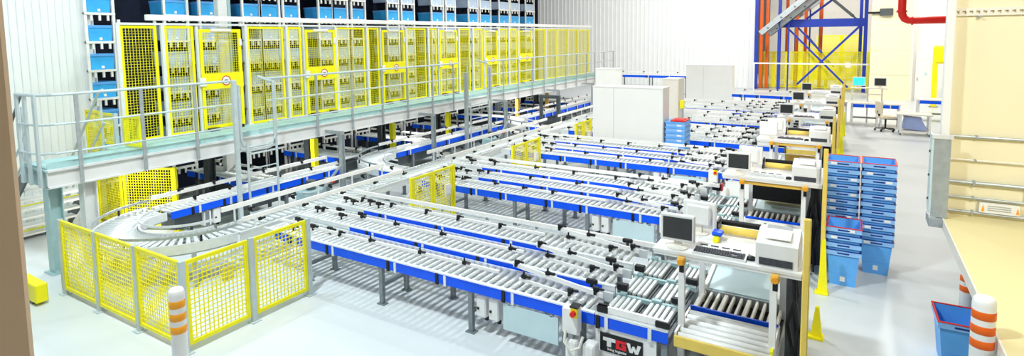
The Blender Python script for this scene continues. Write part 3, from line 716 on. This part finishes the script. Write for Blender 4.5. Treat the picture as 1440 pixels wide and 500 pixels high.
for n, me in RBP: 
    if n != 'label_plate': me.materials.clear(); me.materials.append(M['paletote'])
for c, (a, b) in enumerate(cols):
    for l, z in enumerate(levels):
        if z < 1.2 or (z > 5.2): continue
        if c in (3, 8) and l == 5: continue
        pale = (z == 4.49 and c >= 8) or (z < 3.8 and c > 0) or (z == 5.03)
        t = thing('rack_tote', '%s tote on the rack, %s shelf up, %s column from the stairs' % ('pale grey' if pale else 'blue', ORD[l], ORD[c]), 'tote', (XR-.03, (a+b)/2, z+.002), 0, 'totes on the tall rack')
        t.scale = (1, (b-a)/.44, 1)
        for n, me in (RBP if pale else RB): inst(n, me, t)

# ------------------------------------------------------------------ workstations
def station(k, y):
    X = -.95
    near = ['in front by the maker plate', 'second from the front', 'third from the front', 'fourth from the front', 'fifth from the front', 'sixth, farthest down the row'][k]
    t = thing('picking_station', 'white picking station with roller tray, %s' % near, 'workstation', (X, y, 0), 0, 'picking stations')
    det = k < 3
    part('desk_top', MB().prism([(-.67,.16),(.62,.16),(.62,1.28),(-.42,1.28),(-.42,.62),(-.67,.62)], 'z', 1.322, 1.35), M['offwhite'], t)
    part('desk_apron', MB().box(-.66, .62, .165, .18, 1.295, 1.322), M['offwhite'], t)
    part('desk_shelf', MB().box(-.66, -.42, .18, .60, 1.29, 1.322), M['ivory'], t)
    for x in (-.40, .40):
        for yy in (.22, 1.08):
            part('post', MB().box(x-.028, x+.028, yy-.028, yy+.028, 0, 1.322).box(x-.05,x+.05,yy-.05,yy+.05,0,.012), M['guide'], t)
        part('side_beam', MB().box(x-.02, x+.02, .25, 1.05, .36, .44), M['guide'], t)
        part('side_beam', MB().box(x-.02, x+.02, .25, 1.05, 1.22, 1.27), M['guide'], t)
    if k in (1, 2): part('amber_rail', MB().box(-.37, .37, .19, .23, 1.24, 1.29), M['amber'], t)
    if k == 1: part('back_screen', MB().box(-.37, .37, 1.06, 1.09, .80, 1.22), M['black'], t)
    # front roller tray sloping to the operator
    part('bumper_board', MB().box(-.42, .42, .02, .045, .49, .595, .006), M['tan'], t)
    for x in (-.42, .40): part('tray_side', MB().box(x, x+.02, .045, .64, .50, .625), M['guide'], t)
    part('yellow_cap', MB().box(.40, .425, .05, .12, .625, .66), M['yellow'], t)
    tp = part('tray_bed', MB().box(-.40, .40, .045, .58, .50, .53), M['darksteel'], t)
    for q in range(6):
        part('tray_roller', MB().tube((-.395,   .085+q*.088, .575+q*.005), (.395, .085+q*.088, .575+q*.005), .033, 12), M['guide'], tp, smooth=True)
    part('blue_strip', MB().box(-.41, .41, .60, .62, .59, .645), M['blue'], t)
    # cross conveyor
    cb = part('conveyor_bed', MB().box(-.42, .42, .67, 1.16, .46, .50), M['black'], t)
    for q in range(11):
        x = -.385 + q*.077
        w = .03 if q % 3 else .044
        if det: part('cross_roller', MB().box(x-w/2, x+w/2, .68, 1.15, .54, .59, .01), M['ivory'], cb)
    if not det:
        mb = MB()
        for q in range(11): mb.box(-.40+q*.077, -.365+q*.077, .68, 1.15, .54, .59)
        part('cross_roller', mb, M['ivory'], cb)
    for yy in (.67, 1.15): part('bed_rail', MB().box(-.42, .42, yy, yy+.015, .46, .60), M['steel'], t)
    # rear tray
    part('rear_tray', MB().prism([(1.17,.60),(1.72,.70),(1.72,.72),(1.17,.62)], 'x', -.36, .33), M['iceblue'], t)
    part('rear_tray_side', MB().prism([(1.17,.60),(1.74,.70),(1.74,.75),(1.17,.65)], 'x', -.40, -.36), M['guide'], t)
    part('rear_tray_side', MB().prism([(1.17,.60),(1.74,.70),(1.74,.75),(1.17,.65)], 'x', .33, .37), M['guide'], t)
    part('rear_tray_end', MB().box(-.40, .37, 1.72, 1.76, .66, .79), M['alu'], t)
    for x in (-.36, .33): part('rear_leg', MB().box(x-.02, x+.02, 1.66, 1.71, 0, .70), M['steel'], t)
    # end panel and cabling
    part('end_post', MB().box(.63, .685, .07, .12, 0, 1.86, .008), M['tan'], t, label='tan end post')
    cbm = MB()
    rr = random.Random(k)
    for q in range(7):
        bx, by = .50+rr.uniform(-.03,.05), .45+rr.uniform(-.1,.45)
        cbm.path([(bx, by, 1.28), (bx+rr.uniform(-.03,.05), by+rr.uniform(-.06,.06), 1.0), (bx+rr.uniform(-.04,.05), by+rr.uniform(-.1,.1), .7), (bx+rr.uniform(-.03,.05), by+rr.uniform(-.1,.1), .35), (bx, by, .05)], rr.uniform(.012,.035), 6)
    part('cable_bundle', cbm, M['black'], t)
    part('cable_duct', MB().box(.45, .60, .8, .95, 0, 1.2, .01), M['darksteel'], t)
    for x, lab in ((-.385, 'orange button'), (.42, 'orange button')):
        b = part('call_button', MB().box(x-.038, x+.038, .10, .16, 1.25, 1.318, .015), M['amber'] , t, label='amber button housing')
        part('button_head', MB().tube((x, .07, 1.285), (x, .10, 1.285), .027, 12), M['warnorange'], b)
        part('button_bracket', MB().box(x-.02, x+.02, .13, .16, 1.17, 1.25), M['black'], b)
    part('tool_bar', MB().box(.3, .5, 1.22, 1.26, 1.35, 1.37), M['steel'], t)
    return t
MON = {}
def monitor(label, loc, rz, sm, group='monitors on the stations', w=.34):
    t = thing('monitor', label, 'monitor', loc, rz, group)
    h = w*.80
    part('housing', MB().box(-w/2, w/2, -.02, .025, .06, .06+h, .012).box(-w*.36, w*.36, .025, .07, .10, .03+h, .015), M['offwhite'] if w > .3 else M['ivory'], t)
    part('screen', MB().box(-w/2+.028, w/2-.028, -.024, -.02, .09, .06+h-.028), M[sm], t)
    part('neck', MB().box(-.035, .035, .0, .045, .012, .14), M['ivory'], t)
    part('foot', MB().lathe([(.0,0),(.10,0),(.10,.008),(.05,.018),(.0,.02)], n=18), M['ivory'], t)
    return t
def keyboard(label, loc, rz, dark=True):
    t = thing('keyboard', label, 'keyboard', loc, rz, 'keyboards on the stations')
    part('case', MB().prism([(-.085,0),(.15,0),(.15,.04),(-.085,.018)], 'x', -.235, .235), M['offwhite'], t)
    mb = MB()
    for r in range(5):
        for c in range(19):
            x = -.225+c*.0235; y = -.075+r*.022; z = .019+(y+.085)*.1
            if (c in (14, 15)) and r in (2, ): continue
            mb.box(x, x+.019, y, y+.018, z, z+.010)
    part('keys', mb, M['key'] if dark else M['alu'], t)
    mb = MB()
    for c in range(4): mb.box(-.2+c*.1, -.13+c*.1, .085, .10, .034, .041)
    part('function_keys', mb, M['key'], t)
    return t
def printer(label, loc, rz):
    t = thing('label_printer', label, 'printer', loc, rz, 'printers on the stations')
    part('body', MB().prism([(-.17,0),(.23,0),(.23,.25),(.08,.265),(-.17,.20)], 'x', -.17, .17), M['offwhite'], t)
    part('front_slot', MB().box(-.14, .13, -.176, -.17, .012, .075), M['key'], t)
    part('side_panel', MB().box(.17, .178, -.15, .2, .02, .2, .003), M['ivory'], t)
    part('top_tray', MB().prism([(-.10,.222),(.12,.266),(.12,.27),(-.10,.226)], 'x', -.10, .12), M['ivory'], t)
    part('paper_sheet', MB().prism([(-.11,.235),(.06,.275),(.06,.278),(-.11,.238)], 'x', -.085, .105), M['paper'], t)
    part('top_slot', MB().box(-.11, .10, .10, .18, .262, .272, .004), M['steel'], t)
    return t
def mouse(label, loc):
    t = thing('trackball_mouse', label, 'mouse', loc, 0, 'mice on the stations')
    part('shell', MB().lathe([(.0,0),(.04,.0),(.045,.012),(.036,.028),(.02,.036),(0,.038)], n=16), M['black'], t, smooth=True)
    part('pad', MB().lathe([(.055,-.0005),(.055,.002)], n=16), M['offwhite'], t)
def rollholder(label, loc):
    t = thing('label_roll_holder', label, 'holder', loc, 0, 'roll holders on the stations')
    part('black_bar', MB().tube((-.2, .06, .10), (.2, .06, .10), .03, 12), M['black'], t)
    part('tan_roll', MB().tube((-.19, -.04, .055), (.2, -.04, .055), .04, 14), M['tan'], t, smooth=True)
    for x in (-.22, .21): part('end_bracket', MB().box(x-.01, x+.01, -.09, .1, 0, .14), M['black'], t)
WH = ['front station', 'second station', 'third station', 'fourth station', 'fifth station', 'sixth station']
SCR = ['screen', 'screen', 'lit', 'screen', 'screen', 'screen']
for k in range(6):
    y = 5.10+3.32*k
    station(k, y)
    monitor('white monitor with %s screen facing the corner fence end on the %s' % ('lit' if SCR[k] == 'lit' else 'dark', WH[k]), (-1.415, y+.29, 1.351), .02, SCR[k], w=.33)
    if k < 3: monitor('white monitor seen from behind on the %s' % WH[k], (-1.325, y+.80, 1.351), PI-.08, 'screen', w=.34)
    keyboard('keyboard with %s keys lying on the desk of the %s' % ('dark' if k in (0,2,3) else 'grey', WH[k]), (-1.02, y+.285, 1.351), 0, k in (0,2,3))
    printer('white printer with paper on the desk of the %s' % WH[k], (-.535, y+.38, 1.351), 0)
    if k < 3:
        mouse('round black mouse between keyboard and printer on the %s' % WH[k], (-.748, y+.29, 1.352))
        rollholder('black and tan roll holder at the desk rear of the %s' % WH[k], (-.935, y+.90, 1.351))
t = thing('paper_tray', 'pale blue paper tray behind the printer of the front station', 'tray', (-.53, 6.12, 1.351))
part('tray_shell', MB().box(-.18, .18, -.16, .16, 0, .05, .01), M['offwhite'], t)
part('tray_inset', MB().box(-.14, .14, -.12, .12, .05, .055), M['iceblue'], t)
for k, (x, z, lab) in enumerate(((-1.13, 1.35, 'yellow'), )):
    t = thing('scanner', 'small hand scanner with blue and yellow grip on the front station', 'scanner', (-1.12, 5.72, 1.351))
    part('grip', MB().box(-.03, .03, -.05, .05, 0, .05, .012), M['yellow'], t)
    part('head', MB().box(-.05, .05, .0, .12, .05, .09, .015), M['blue'], t)
# amber shelves behind stations 3 and 4
for k in (1, 2):
    t = thing('amber_shelf', 'amber metal tray on the rear rollers behind the %s' % WH[k], 'tray', (-.93, 5.10+3.32*k+1.45, .72), 0, 'amber trays')
    part('tray_plate', MB().box(-.28, .28, -.1, .1, .0, .03), M['amber'], t); part('tray_lip', MB().box(-.28, .28, -.11, -.1, .0, .14), M['amber'], t)
for k in range(3):
    y = 5.10+3.32*k
    t = thing('code_reader', 'black and red code reader beside the transfer table of the %s bank' % BANK[k], 'reader', (-2.0, y+1.83, 0), 0, 'code readers')
    part('stand', MB().box(-.02, .02, -.02, .02, 0, .66).box(-.07,.07,-.07,.07,0,.012), M['steel'], t)
    part('head', MB().box(-.09, .06, -.05, .05, .66, .78, .012), M['black'], t); part('red_face', MB().box(.06, .085, -.05, .05, .66, .79, .004), M['red'], t)
for i, (x, y, h) in enumerate(((-.27, 8.22, .72), (-.27, 6.95, .36), (-.27, 11.6, .72), (-.27, 14.9, .72), (-.27, 18.2, .8), (-.27, 21.5, .8))):
    t = thing('yellow_kick_guard', 'bright yellow tapered floor guard beside the %s' % ['second station end post', 'front station rear legs', 'third station end post', 'fourth station end post', 'fifth station end post', 'sixth station end post'][i], 'guard', (x, y, 0), 0, 'yellow floor guards')
    part('fin', MB().prism([(-.06,.01),(.055,.01),(.02,h),(-.02,h)], 'y', -.02, .02), M['yellow'], t)
    part('foot', MB().box(-.09, .07, -.07, .07, 0, .03, .008), M['yellow'], t)
t = thing('yellow_block', 'short yellow floor rail end sticking out past the pillar', 'floor rail', (-9.1, 2.90, 0))
part('rail_tube', MB().box(-.9, .17, -.07, .07, .04, .28, .015), M['yellow'], t)
part('rail_foot', MB().box(-.05, .02, -.06, .06, 0, .04), M['darksteel'], t)

# ------------------------------------------------------------------ cabinets and far conveyors
def cabinet(label, x0, x1, y, d, h, splits, m='cab', z0=0):
    t = thing('steel_cabinet', label, 'cabinet', (x0, y, 0), 0, 'steel cabinets')
    w = x1-x0
    part('carcass', MB().box(0, w, .02, d, .06, h), M[m], t)
    part('plinth', MB().box(.02, w-.02, .04, d-.02, 0, .06), M['darksteel'], t)
    part('top_cap', MB().box(-.01, w+.01, .0, d+.01, h, h+.03), M[m], t)
    e = [0]+list(splits)+[w]
    for a, b in zip(e, e[1:]):
        dr = part('door', MB().box(a+.004, b-.004, 0, .02, .07, h-.01, .004), M[m], t)
        part('door_handle', MB().box(b-.07, b-.05, -.012, 0, h*.5, h*.5+.12), M[m], dr)
    return t
cabinet('wide white steel cabinet standing between roller banks', -5.88, -4.02, 13.78, .55, 2.06, [.58])
cabinet('tall white cabinet in front of the ribbed back wall', -6.85, -4.78, 27.2, .6, 1.94, [.80])
cabinet('smaller white cabinet peeking out behind the wide cabinet', -7.33, -6.60, 17.4, .5, 2.29, [])
cabinet('narrow cream cabinet standing behind the wide cabinet', -5.07, -4.58, 17.3, .7, 2.02, [], 'ivory')
t = thing('yellow_switch', 'yellow switch box beside the narrow cream cabinet', 'switch', (-4.48, 17.4, 0))
part('switch_post', MB().box(-.02, .02, 0, .04, 0, 1.25), M['steel'], t); part('electrical_box', MB().box(-.06, .07, -.06, 0, 1.15, 1.4, .01), M['yellow'], t)
conveyor('raised roller conveyor with blue rail in front of the ribbed wall', -11.5, 30, 4.2, 1.2, .6, 0, False, 'blue', [.4, 2, 3.8], .12, None, 1.1, 'far conveyors', seams=1.6)
t = conveyor('sloping roller conveyor with blue rail behind the farthest station', -4.6, 26.2, 2.6, .75, .6, -.1, False, 'blue', [.4, 2.2], .12, None, .9, 'far conveyors', seams=1.2)
# ------------------------------------------------------------------ blue steel portal with orange uprights
t = thing('blue_steel_frame', 'deep blue steel portal frame with crossed braces in front of the yellow mesh', 'frame', (0, 37.6, 0))
for x, y in ((-5.25, 0), (-4.0, .3), (.42, 0), (-2.0, 4), (-3.4, 4), (.2, 4)):
    part('column', MB().box(x-.09, x+.09, y-.09, y+.09, 0, 12), M['dkblue'], t)
part('head_beam', MB().box(-4.0, .42, -.1, .1, 3.72, 4.18), M['dkblue'], t)
part('brace', MB().bar((.15, -.05, 3.75), (-2.95, -.05, .35), .12, .12), M['dkblue'], t)
part('brace', MB().bar((-3.55, .05, 3.7), (-.35, .05, .25), .10, .10), M['dkblue'], t)
part('brace', MB().bar((-3.0, .3, 3.7), (-1.7, .3, 2.2), .10, .10), M['dkblue'], t)
part('brace', MB().bar((-2.2, .6, 6.2), (-.2, .6, 4.3), .16, .16), M['darksteel'], t)
part('brace', MB().bar((-3.4, .6, 4.2), (-1.2, .6, 6.0), .14, .14), M['darksteel'], t)
part('brace', MB().bar((-2.6, .5, 4.2), (-.4, .5, 6.0), .12, .12), M['dkblue'], t)
part('head_beam', MB().box(-4.0, .42, 4, 4.1, 6.1, 6.4), M['dkblue'], t)
part('brace', MB().bar((-.05, .35, 4.15), (-1.9, .35, 5.9), .10, .10), M['darksteel'], t)
part('brace', MB().bar((-2.9, 4.05, 3.4), (-1.2, 4.05, 1.2), .10, .10), M['darksteel'], t)
for i, (x, y, z) in enumerate(((-5.05, .6, 12), (-4.72, .6, 12), (-3.75, 2, 12), (-3.2, 2, 12), (-2.75, 2.5, 12), (-1.9, 2.5, 12))):
    t = thing('orange_upright', 'orange rack upright beyond the blue frame, %s from the ribbed wall' % ORD[i], 'upright', (x, 37.6+y, 0), 0, 'orange rack uprights')
    part('profile', MB().box(-.09, .09, -.02, .02, 0, z).box(-.09, -.07, .02, .12, 0, z).box(.07, .09, .02, .12, 0, z), M['orange'], t)
    part('foot_plate', MB().box(-.14, .14, -.08, .16, 0, .02), M['darksteel'], t)
for i, (p, q, w) in enumerate((((-4.85, 36.4, 3.35), (-2.1, 36.4, 5.7), .30), ((-4.45, 37.1, 3.30), (-1.6, 37.1, 5.75), .26), ((-3.5, 40.9, 4.35), (-.9, 40.9, 6.45), .5))):
    t = thing('inclined_conveyor', 'grey inclined conveyor climbing through the blue frame, %s' % ('lowest', 'middle', 'wide upper one')[i], 'conveyor', (0,0,0), 0, 'inclined conveyors')
    part('belt_frame', MB().bar(p, q, .5, w*.8), M['darksteel'], t)
    part('edge_rail', MB().bar((p[0], p[1]-.27, p[2]+.05), (q[0], q[1]-.27, q[2]+.05), .03, w), M['steel'], t)
    xs = p[0]+(q[0]-p[0])*.36; part('support_strut', MB().box(xs-.04, xs+.04, q[1]-.04, q[1]+.04, 0, p[2]+(q[2]-p[2])*.36-.05), M['dkblue'], t)
    for f in (.15, .4, .65): part('roller_bearing', MB().tube((p[0]+(q[0]-p[0])*f, p[1]-.30, p[2]+(q[2]-p[2])*f), (p[0]+(q[0]-p[0])*f, p[1]-.27, p[2]+(q[2]-p[2])*f), .05, 10), M['darksteel'], t)
# yellow mesh behind and beside the frame
for i in range(8):
    fence_panel('tall yellow mesh panel behind the blue frame, %s from the ribbed wall' % ORD[i], (-5.1+i*.72, 38.9, 0), 0, .72, .05, 2.25, 'mesh panels behind the blue frame', fr=.07, pitch=.06, bw=.022, posts=(1, i == 7), postm='yellow')
for i in range(3):
    fence_panel('tall yellow mesh panel deep behind the blue frame, %s from the ribbed wall' % ORD[i], (-3.9+i*1.5, 46, 0), 0, 1.5, .05, 3.2 if i else 2.6, 'deep mesh panels', fr=.1, pitch=.09, bw=.04, posts=(1, i == 2), postm='yellow')
t = thing('white_barrier_rail', 'thin white barrier rail crossing in front of the yellow mesh', 'rail', (0, 35.9, 0))
part('rail_bar', MB().box(-5.2, .75, -.02, .02, 1.62, 1.70), M['offwhite'], t)
for x in (-5.1, .7): part('rail_post', MB().box(x-.03, x+.03, -.02, .02, 0, 1.62), M['offwhite'], t)
part('round_disc', MB().tube((-.35, -.03, 1.62), (-.35, .0, 1.62), .16, 18), M['ivory'], t)
t = thing('grey_locker', 'narrow grey locker standing beside the cream panelled wall', 'locker', (.62, 35.2, 0))
part('body', MB().box(0, .45, 0, .4, 0, 1.75, .01), M['steel'], t); part('door', MB().box(.02, .43, -.015, 0, .05, 1.7), M['beam'], t)
t = thing('yellow_cabinet', 'yellow box on top of the narrow grey locker', 'box', (.62, 35.2, 1.75))
part('body', MB().box(0, .42, 0, .4, 0, .9, .01), M['yellow'], t); part('door', MB().box(.02, .40, -.012, 0, .04, .86), M['yellow'], t)
# red pipe
t = thing('red_pipe', 'thick red pipe bending by the white service wall', 'pipe', (1.23, 22.5, 0))
part('pipe_run', MB().path([(0, 0, 9), (0, 0, 4.05), (.02, 0, 3.92), (.08, 0, 3.81), (.18, 0, 3.76), (.3, 0, 3.75), (3.2, 0, 3.75)], .115, 16), M['red'], t, smooth=True)
for z in (4.02,): part('flange', MB().tube((0, 0, z), (0, 0, z+.06), .15, 16), M['red'], t)
part('flange', MB().tube((.26, 0, 3.75), (.32, 0, 3.75), .145, 16), M['red'], t)
part('pipe_hanger', MB().box(2.4, 2.44, -.02, .02, 3.86, 9), M['steel'], t)
t = thing('wall_monitor_unit', 'small black unit hanging high on the cream panelled wall', 'unit', (.95, 33.9, 4.2))
part('housing', MB().box(0, .55, -.1, .1, 0, .35, .02), M['darksteel'], t); part('bracket', MB().box(-.5, 0, -.04, .08, .1, .2), M['black'], t)
# white panel door with notices
t = thing('white_service_door', 'white service door with small notices beside the cream wall', 'door', (2.52, 33.98, 0))
part('leaf', MB().box(0, .68, 0, .08, .0, 2.35, .006), M['offwhite'], t)
for x, z, m in ((.3, 1.75, 'paper'), (.34, 1.25, 'iceblue'), (.1, 1.9, 'ivory')): part('notice', MB().box(x, x+.14, -.006, 0, z, z+.16), M[m], t)
part('handle', MB().box(.06, .1, -.04, 0, 1.0, 1.15), M['steel'], t)
t = thing('yellow_post', 'yellow steel post beside the white service door', 'post', (3.05, 31.5, 0))
part('shaft', MB().box(-.1, .1, -.06, .06, 0, 2.0), M['yellow'], t); part('cap', MB().box(-.1, .45, -.1, .1, 1.95, 2.75, .12), M['yellow'], t); part('foot_plate', MB().box(-.16, .16, -.12, .12, 0, .02), M['darksteel'], t)
# ------------------------------------------------------------------ packing desks at the end of the aisle
def bench(label, x0, x1, y, z):
    t = thing('packing_bench', label, 'bench', (x0, y, 0), 0, 'packing benches')
    w = x1-x0
    part('top', MB().box(0, w, 0, .75, z-.03, z, .006), M['ivory'], t)
    part('blue_rail', MB().box(.03, w-.03, -.01, .015, z-.16, z-.04), M['blue'], t)
    for x in (.05, w*.5, w-.05): inst('joint_cover', SEAM, t, (x, -.01, z-.04))
    for x in (.05, w-.05):
        for yy in (.06, .68): part('leg', MB().box(x-.03, x+.03, yy-.03, yy+.03, 0, z-.03), M['offwhite'], t)
        part('foot_rail', MB().box(x-.025, x+.025, .06, .68, .08, .12), M['offwhite'], t)
    part('under_shelf', MB().box(.05, w-.05, .3, .6, .25, .28), M['darksteel'], t)
bench('packing bench with blue rail beside the monitors at the aisle end', -.1, .78, 24.0, .84)
bench('packing bench with blue rail behind the office chair', .80, 1.42, 24.0, .84)
bench('packing bench with blue rail close to the white corner post', 2.05, 3.6, 26.2, .84)
bench('packing bench half hidden behind the sixth station', -1.1, -.2, 24.2, .84)
t = thing('table_trolley', 'cream table trolley with lavender sack underneath at the aisle end', 'trolley', (1.28, 22.45, 0))
part('top', MB().box(-.06, .92, 0, .7, .66, .70, .006), M['ivory'], t)
for x in (.06, .84):
    for yy in (.05, .64): part('leg', MB().box(x-.03, x+.03, yy-.03, yy+.03, .06, .66), M['offwhite'], t); part('caster', MB().tube((x-.02, yy, .04), (x+.02, yy, .04), .04, 10), M['darksteel'], t)
part('lower_rail', MB().box(.06, .84, .04, .07, .10, .14), M['offwhite'], t)
part('lower_shelf', MB().box(.06, .84, .05, .64, .13, .15), M['ivory'], t)
t = thing('plastic_sack', 'lavender tilted plastic bin under the cream table trolley', 'bin', (1.73, 22.8, .152))
part('body', MB().prism([(-.34,.06),(.24,0),(.33,.10),(.17,.38),(-.28,.42)], 'y', -.24, .2), M['lavender'], t); part('rim', MB().prism([(-.31,.42),(.19,.38),(.19,.41),(-.31,.45)], 'y', -.26, .22), M['lavender'], t)
t = thing('office_chair', 'cream office chair on black star base at the packing bench', 'chair', (.95, 23.2, 0), .5)
part('seat', MB().box(-.24, .24, -.23, .23, .44, .52, .03), M['chairback'], t)
part('backrest', MB().box(-.27, -.20, -.2, .2, .60, 1.02, .03), M['chairback'], t)
part('back_stem', MB().bar((-.2, 0, .46), (-.26, 0, .7), .05, .03), M['black'], t)
part('gas_lift', MB().tube((0, 0, .08), (0, 0, .44), .03, 10), M['black'], t)
for q in range(5):
    a = 2*PI*q/5; l = part('star_leg', MB().bar((0, 0, .10), (.3*math.cos(a), .3*math.sin(a), .07), .045, .03), M['black'], t)
    part('caster', MB().tube((.3*math.cos(a), .3*math.sin(a)-.02, .03), (.3*math.cos(a), .3*math.sin(a)+.02, .03), .03, 8), M['black'], l)
t = thing('raised_shelf', 'cream shelf stand carrying the monitors at the aisle end', 'shelf', (-.1, 24.82, 0))
part('shelf_board', MB().box(-.02, 1.15, -.2, .2, 1.31, 1.34), M['ivory'], t)
part('middle_board', MB().box(0, .95, -.15, .2, 1.08, 1.10), M['ivory'], t)
for x in (.0, .5, .95): part('upright', MB().box(x, x+.05, .12, .17, 0, 1.31), M['offwhite'], t)
monitor('monitor with bright cyan picture on the shelf at the aisle end', (.13, 24.78, 1.341), 0, 'cyan', 'aisle end monitors', .42)
monitor('dark grey monitor beside the cyan one at the aisle end', (.80, 24.78, 1.341), 0, 'screen', 'aisle end monitors', .40)

# ------------------------------------------------------------------ light
def lamp(name, loc, energy, size, col, rot=(0,0,0)):
    l = bpy.data.lights.new(name, 'AREA'); l.shape = 'DISK'; l.size = size; l.energy = energy; l.color = col
    o = bpy.data.objects.new(name, l); COL.objects.link(o); o.location = loc; o.rotation_euler = rot; return o
for i, (x, y, e, c) in enumerate(((-4.4, 1.4, 1650, (.86,.97,1)), (-4.8, 9.0, 480, (.96,.99,1)), (-4.8, 17.5, 800, (1,1,.98)), (-4.6, 26, 900, (1,.99,.95)), (-9.2, 3.0, 420, (.75,.96,1)),
                                  (2.4, 4.6, 110, (1,.95,.84)), (1.5, 15, 250, (1,.96,.9)), (2.2, 24.0, 600, (1,.95,.86)), (3.0, 30, 600, (1,.97,.92)), (-1.5, 42, 1500, (1,.95,.85)), (-9.0, 14, 600, (.97,1,1)))):
    lamp('hall_lamp', (x, y, 9.2), e, .7, c)
# added fill lights, no real fixtures, to brighten the end walls
lamp('wall_fill', (-12, 28, 8.5), 1050, 1.2, (1,1,.98), (math.radians(62), 0, .1))
lamp('wall_fill', (-5, 29, 8.5), 1050, 1.2, (1,1,.97), (math.radians(62), 0, 0))
def spot(loc, aim, energy, deg, col):  # aimed fill added to brighten walls, cabinets and walkway; no real fixtures
    l = bpy.data.lights.new('fill_spot', 'SPOT'); l.energy = energy; l.spot_size = math.radians(deg); l.spot_blend = .5; l.shadow_soft_size = .3; l.color = col
    o = bpy.data.objects.new('fill_spot', l); COL.objects.link(o); o.location = loc
    o.rotation_euler = (Vector(aim)-Vector(loc)).to_track_quat('-Z', 'Y').to_euler()
spot((4.2, 1.0, 8.0), (2.6, 8.8, 3.6), 4500, 70, (1, .95, .82))
spot((-4, 0, 9.0), (-4.6, 19, 1), 3800, 46, (1, 1, .98))
spot((-2, 6, 8.0), (-10.6, 7.0, 2.4), 1700, 50, (.95, 1, 1))
spot((-2, 16, 8.0), (-10.6, 17.5, 2.4), 1700, 55, (.97, 1, 1))
spot((-1.5, 39, 9.0), (-1.5, 50, 4), 2600, 100, (1, .97, .92))
for i, (x, y) in enumerate(((-10.6, 4.6), (-10.6, 8), (-10.6, 12), (-10.6, 17))):  # added fill brightening the rack lanes under the walkway, no real lamps
    lamp('walkway_fill', (x, y, 1.28), 45, .3, (1, 1, .97))
lamp('wall_fill', (2.5, 27, 8.0), 320, 1.0, (1,.96,.86), (math.radians(55), 0, 0))  # added fill for the cream panelled wall, no real fixture
w = bpy.data.worlds.new('hall_ambient'); SC.world = w; w.use_nodes = True
w.node_tree.nodes['Background'].inputs['Color'].default_value = (.95, .98, 1, 1)
w.node_tree.nodes['Background'].inputs['Strength'].default_value = .22
vs = SC.view_settings; vs.view_transform = 'Standard'; vs.look = 'None'; vs.gamma = 1; vs.exposure = -1.0; vs.use_curve_mapping = False
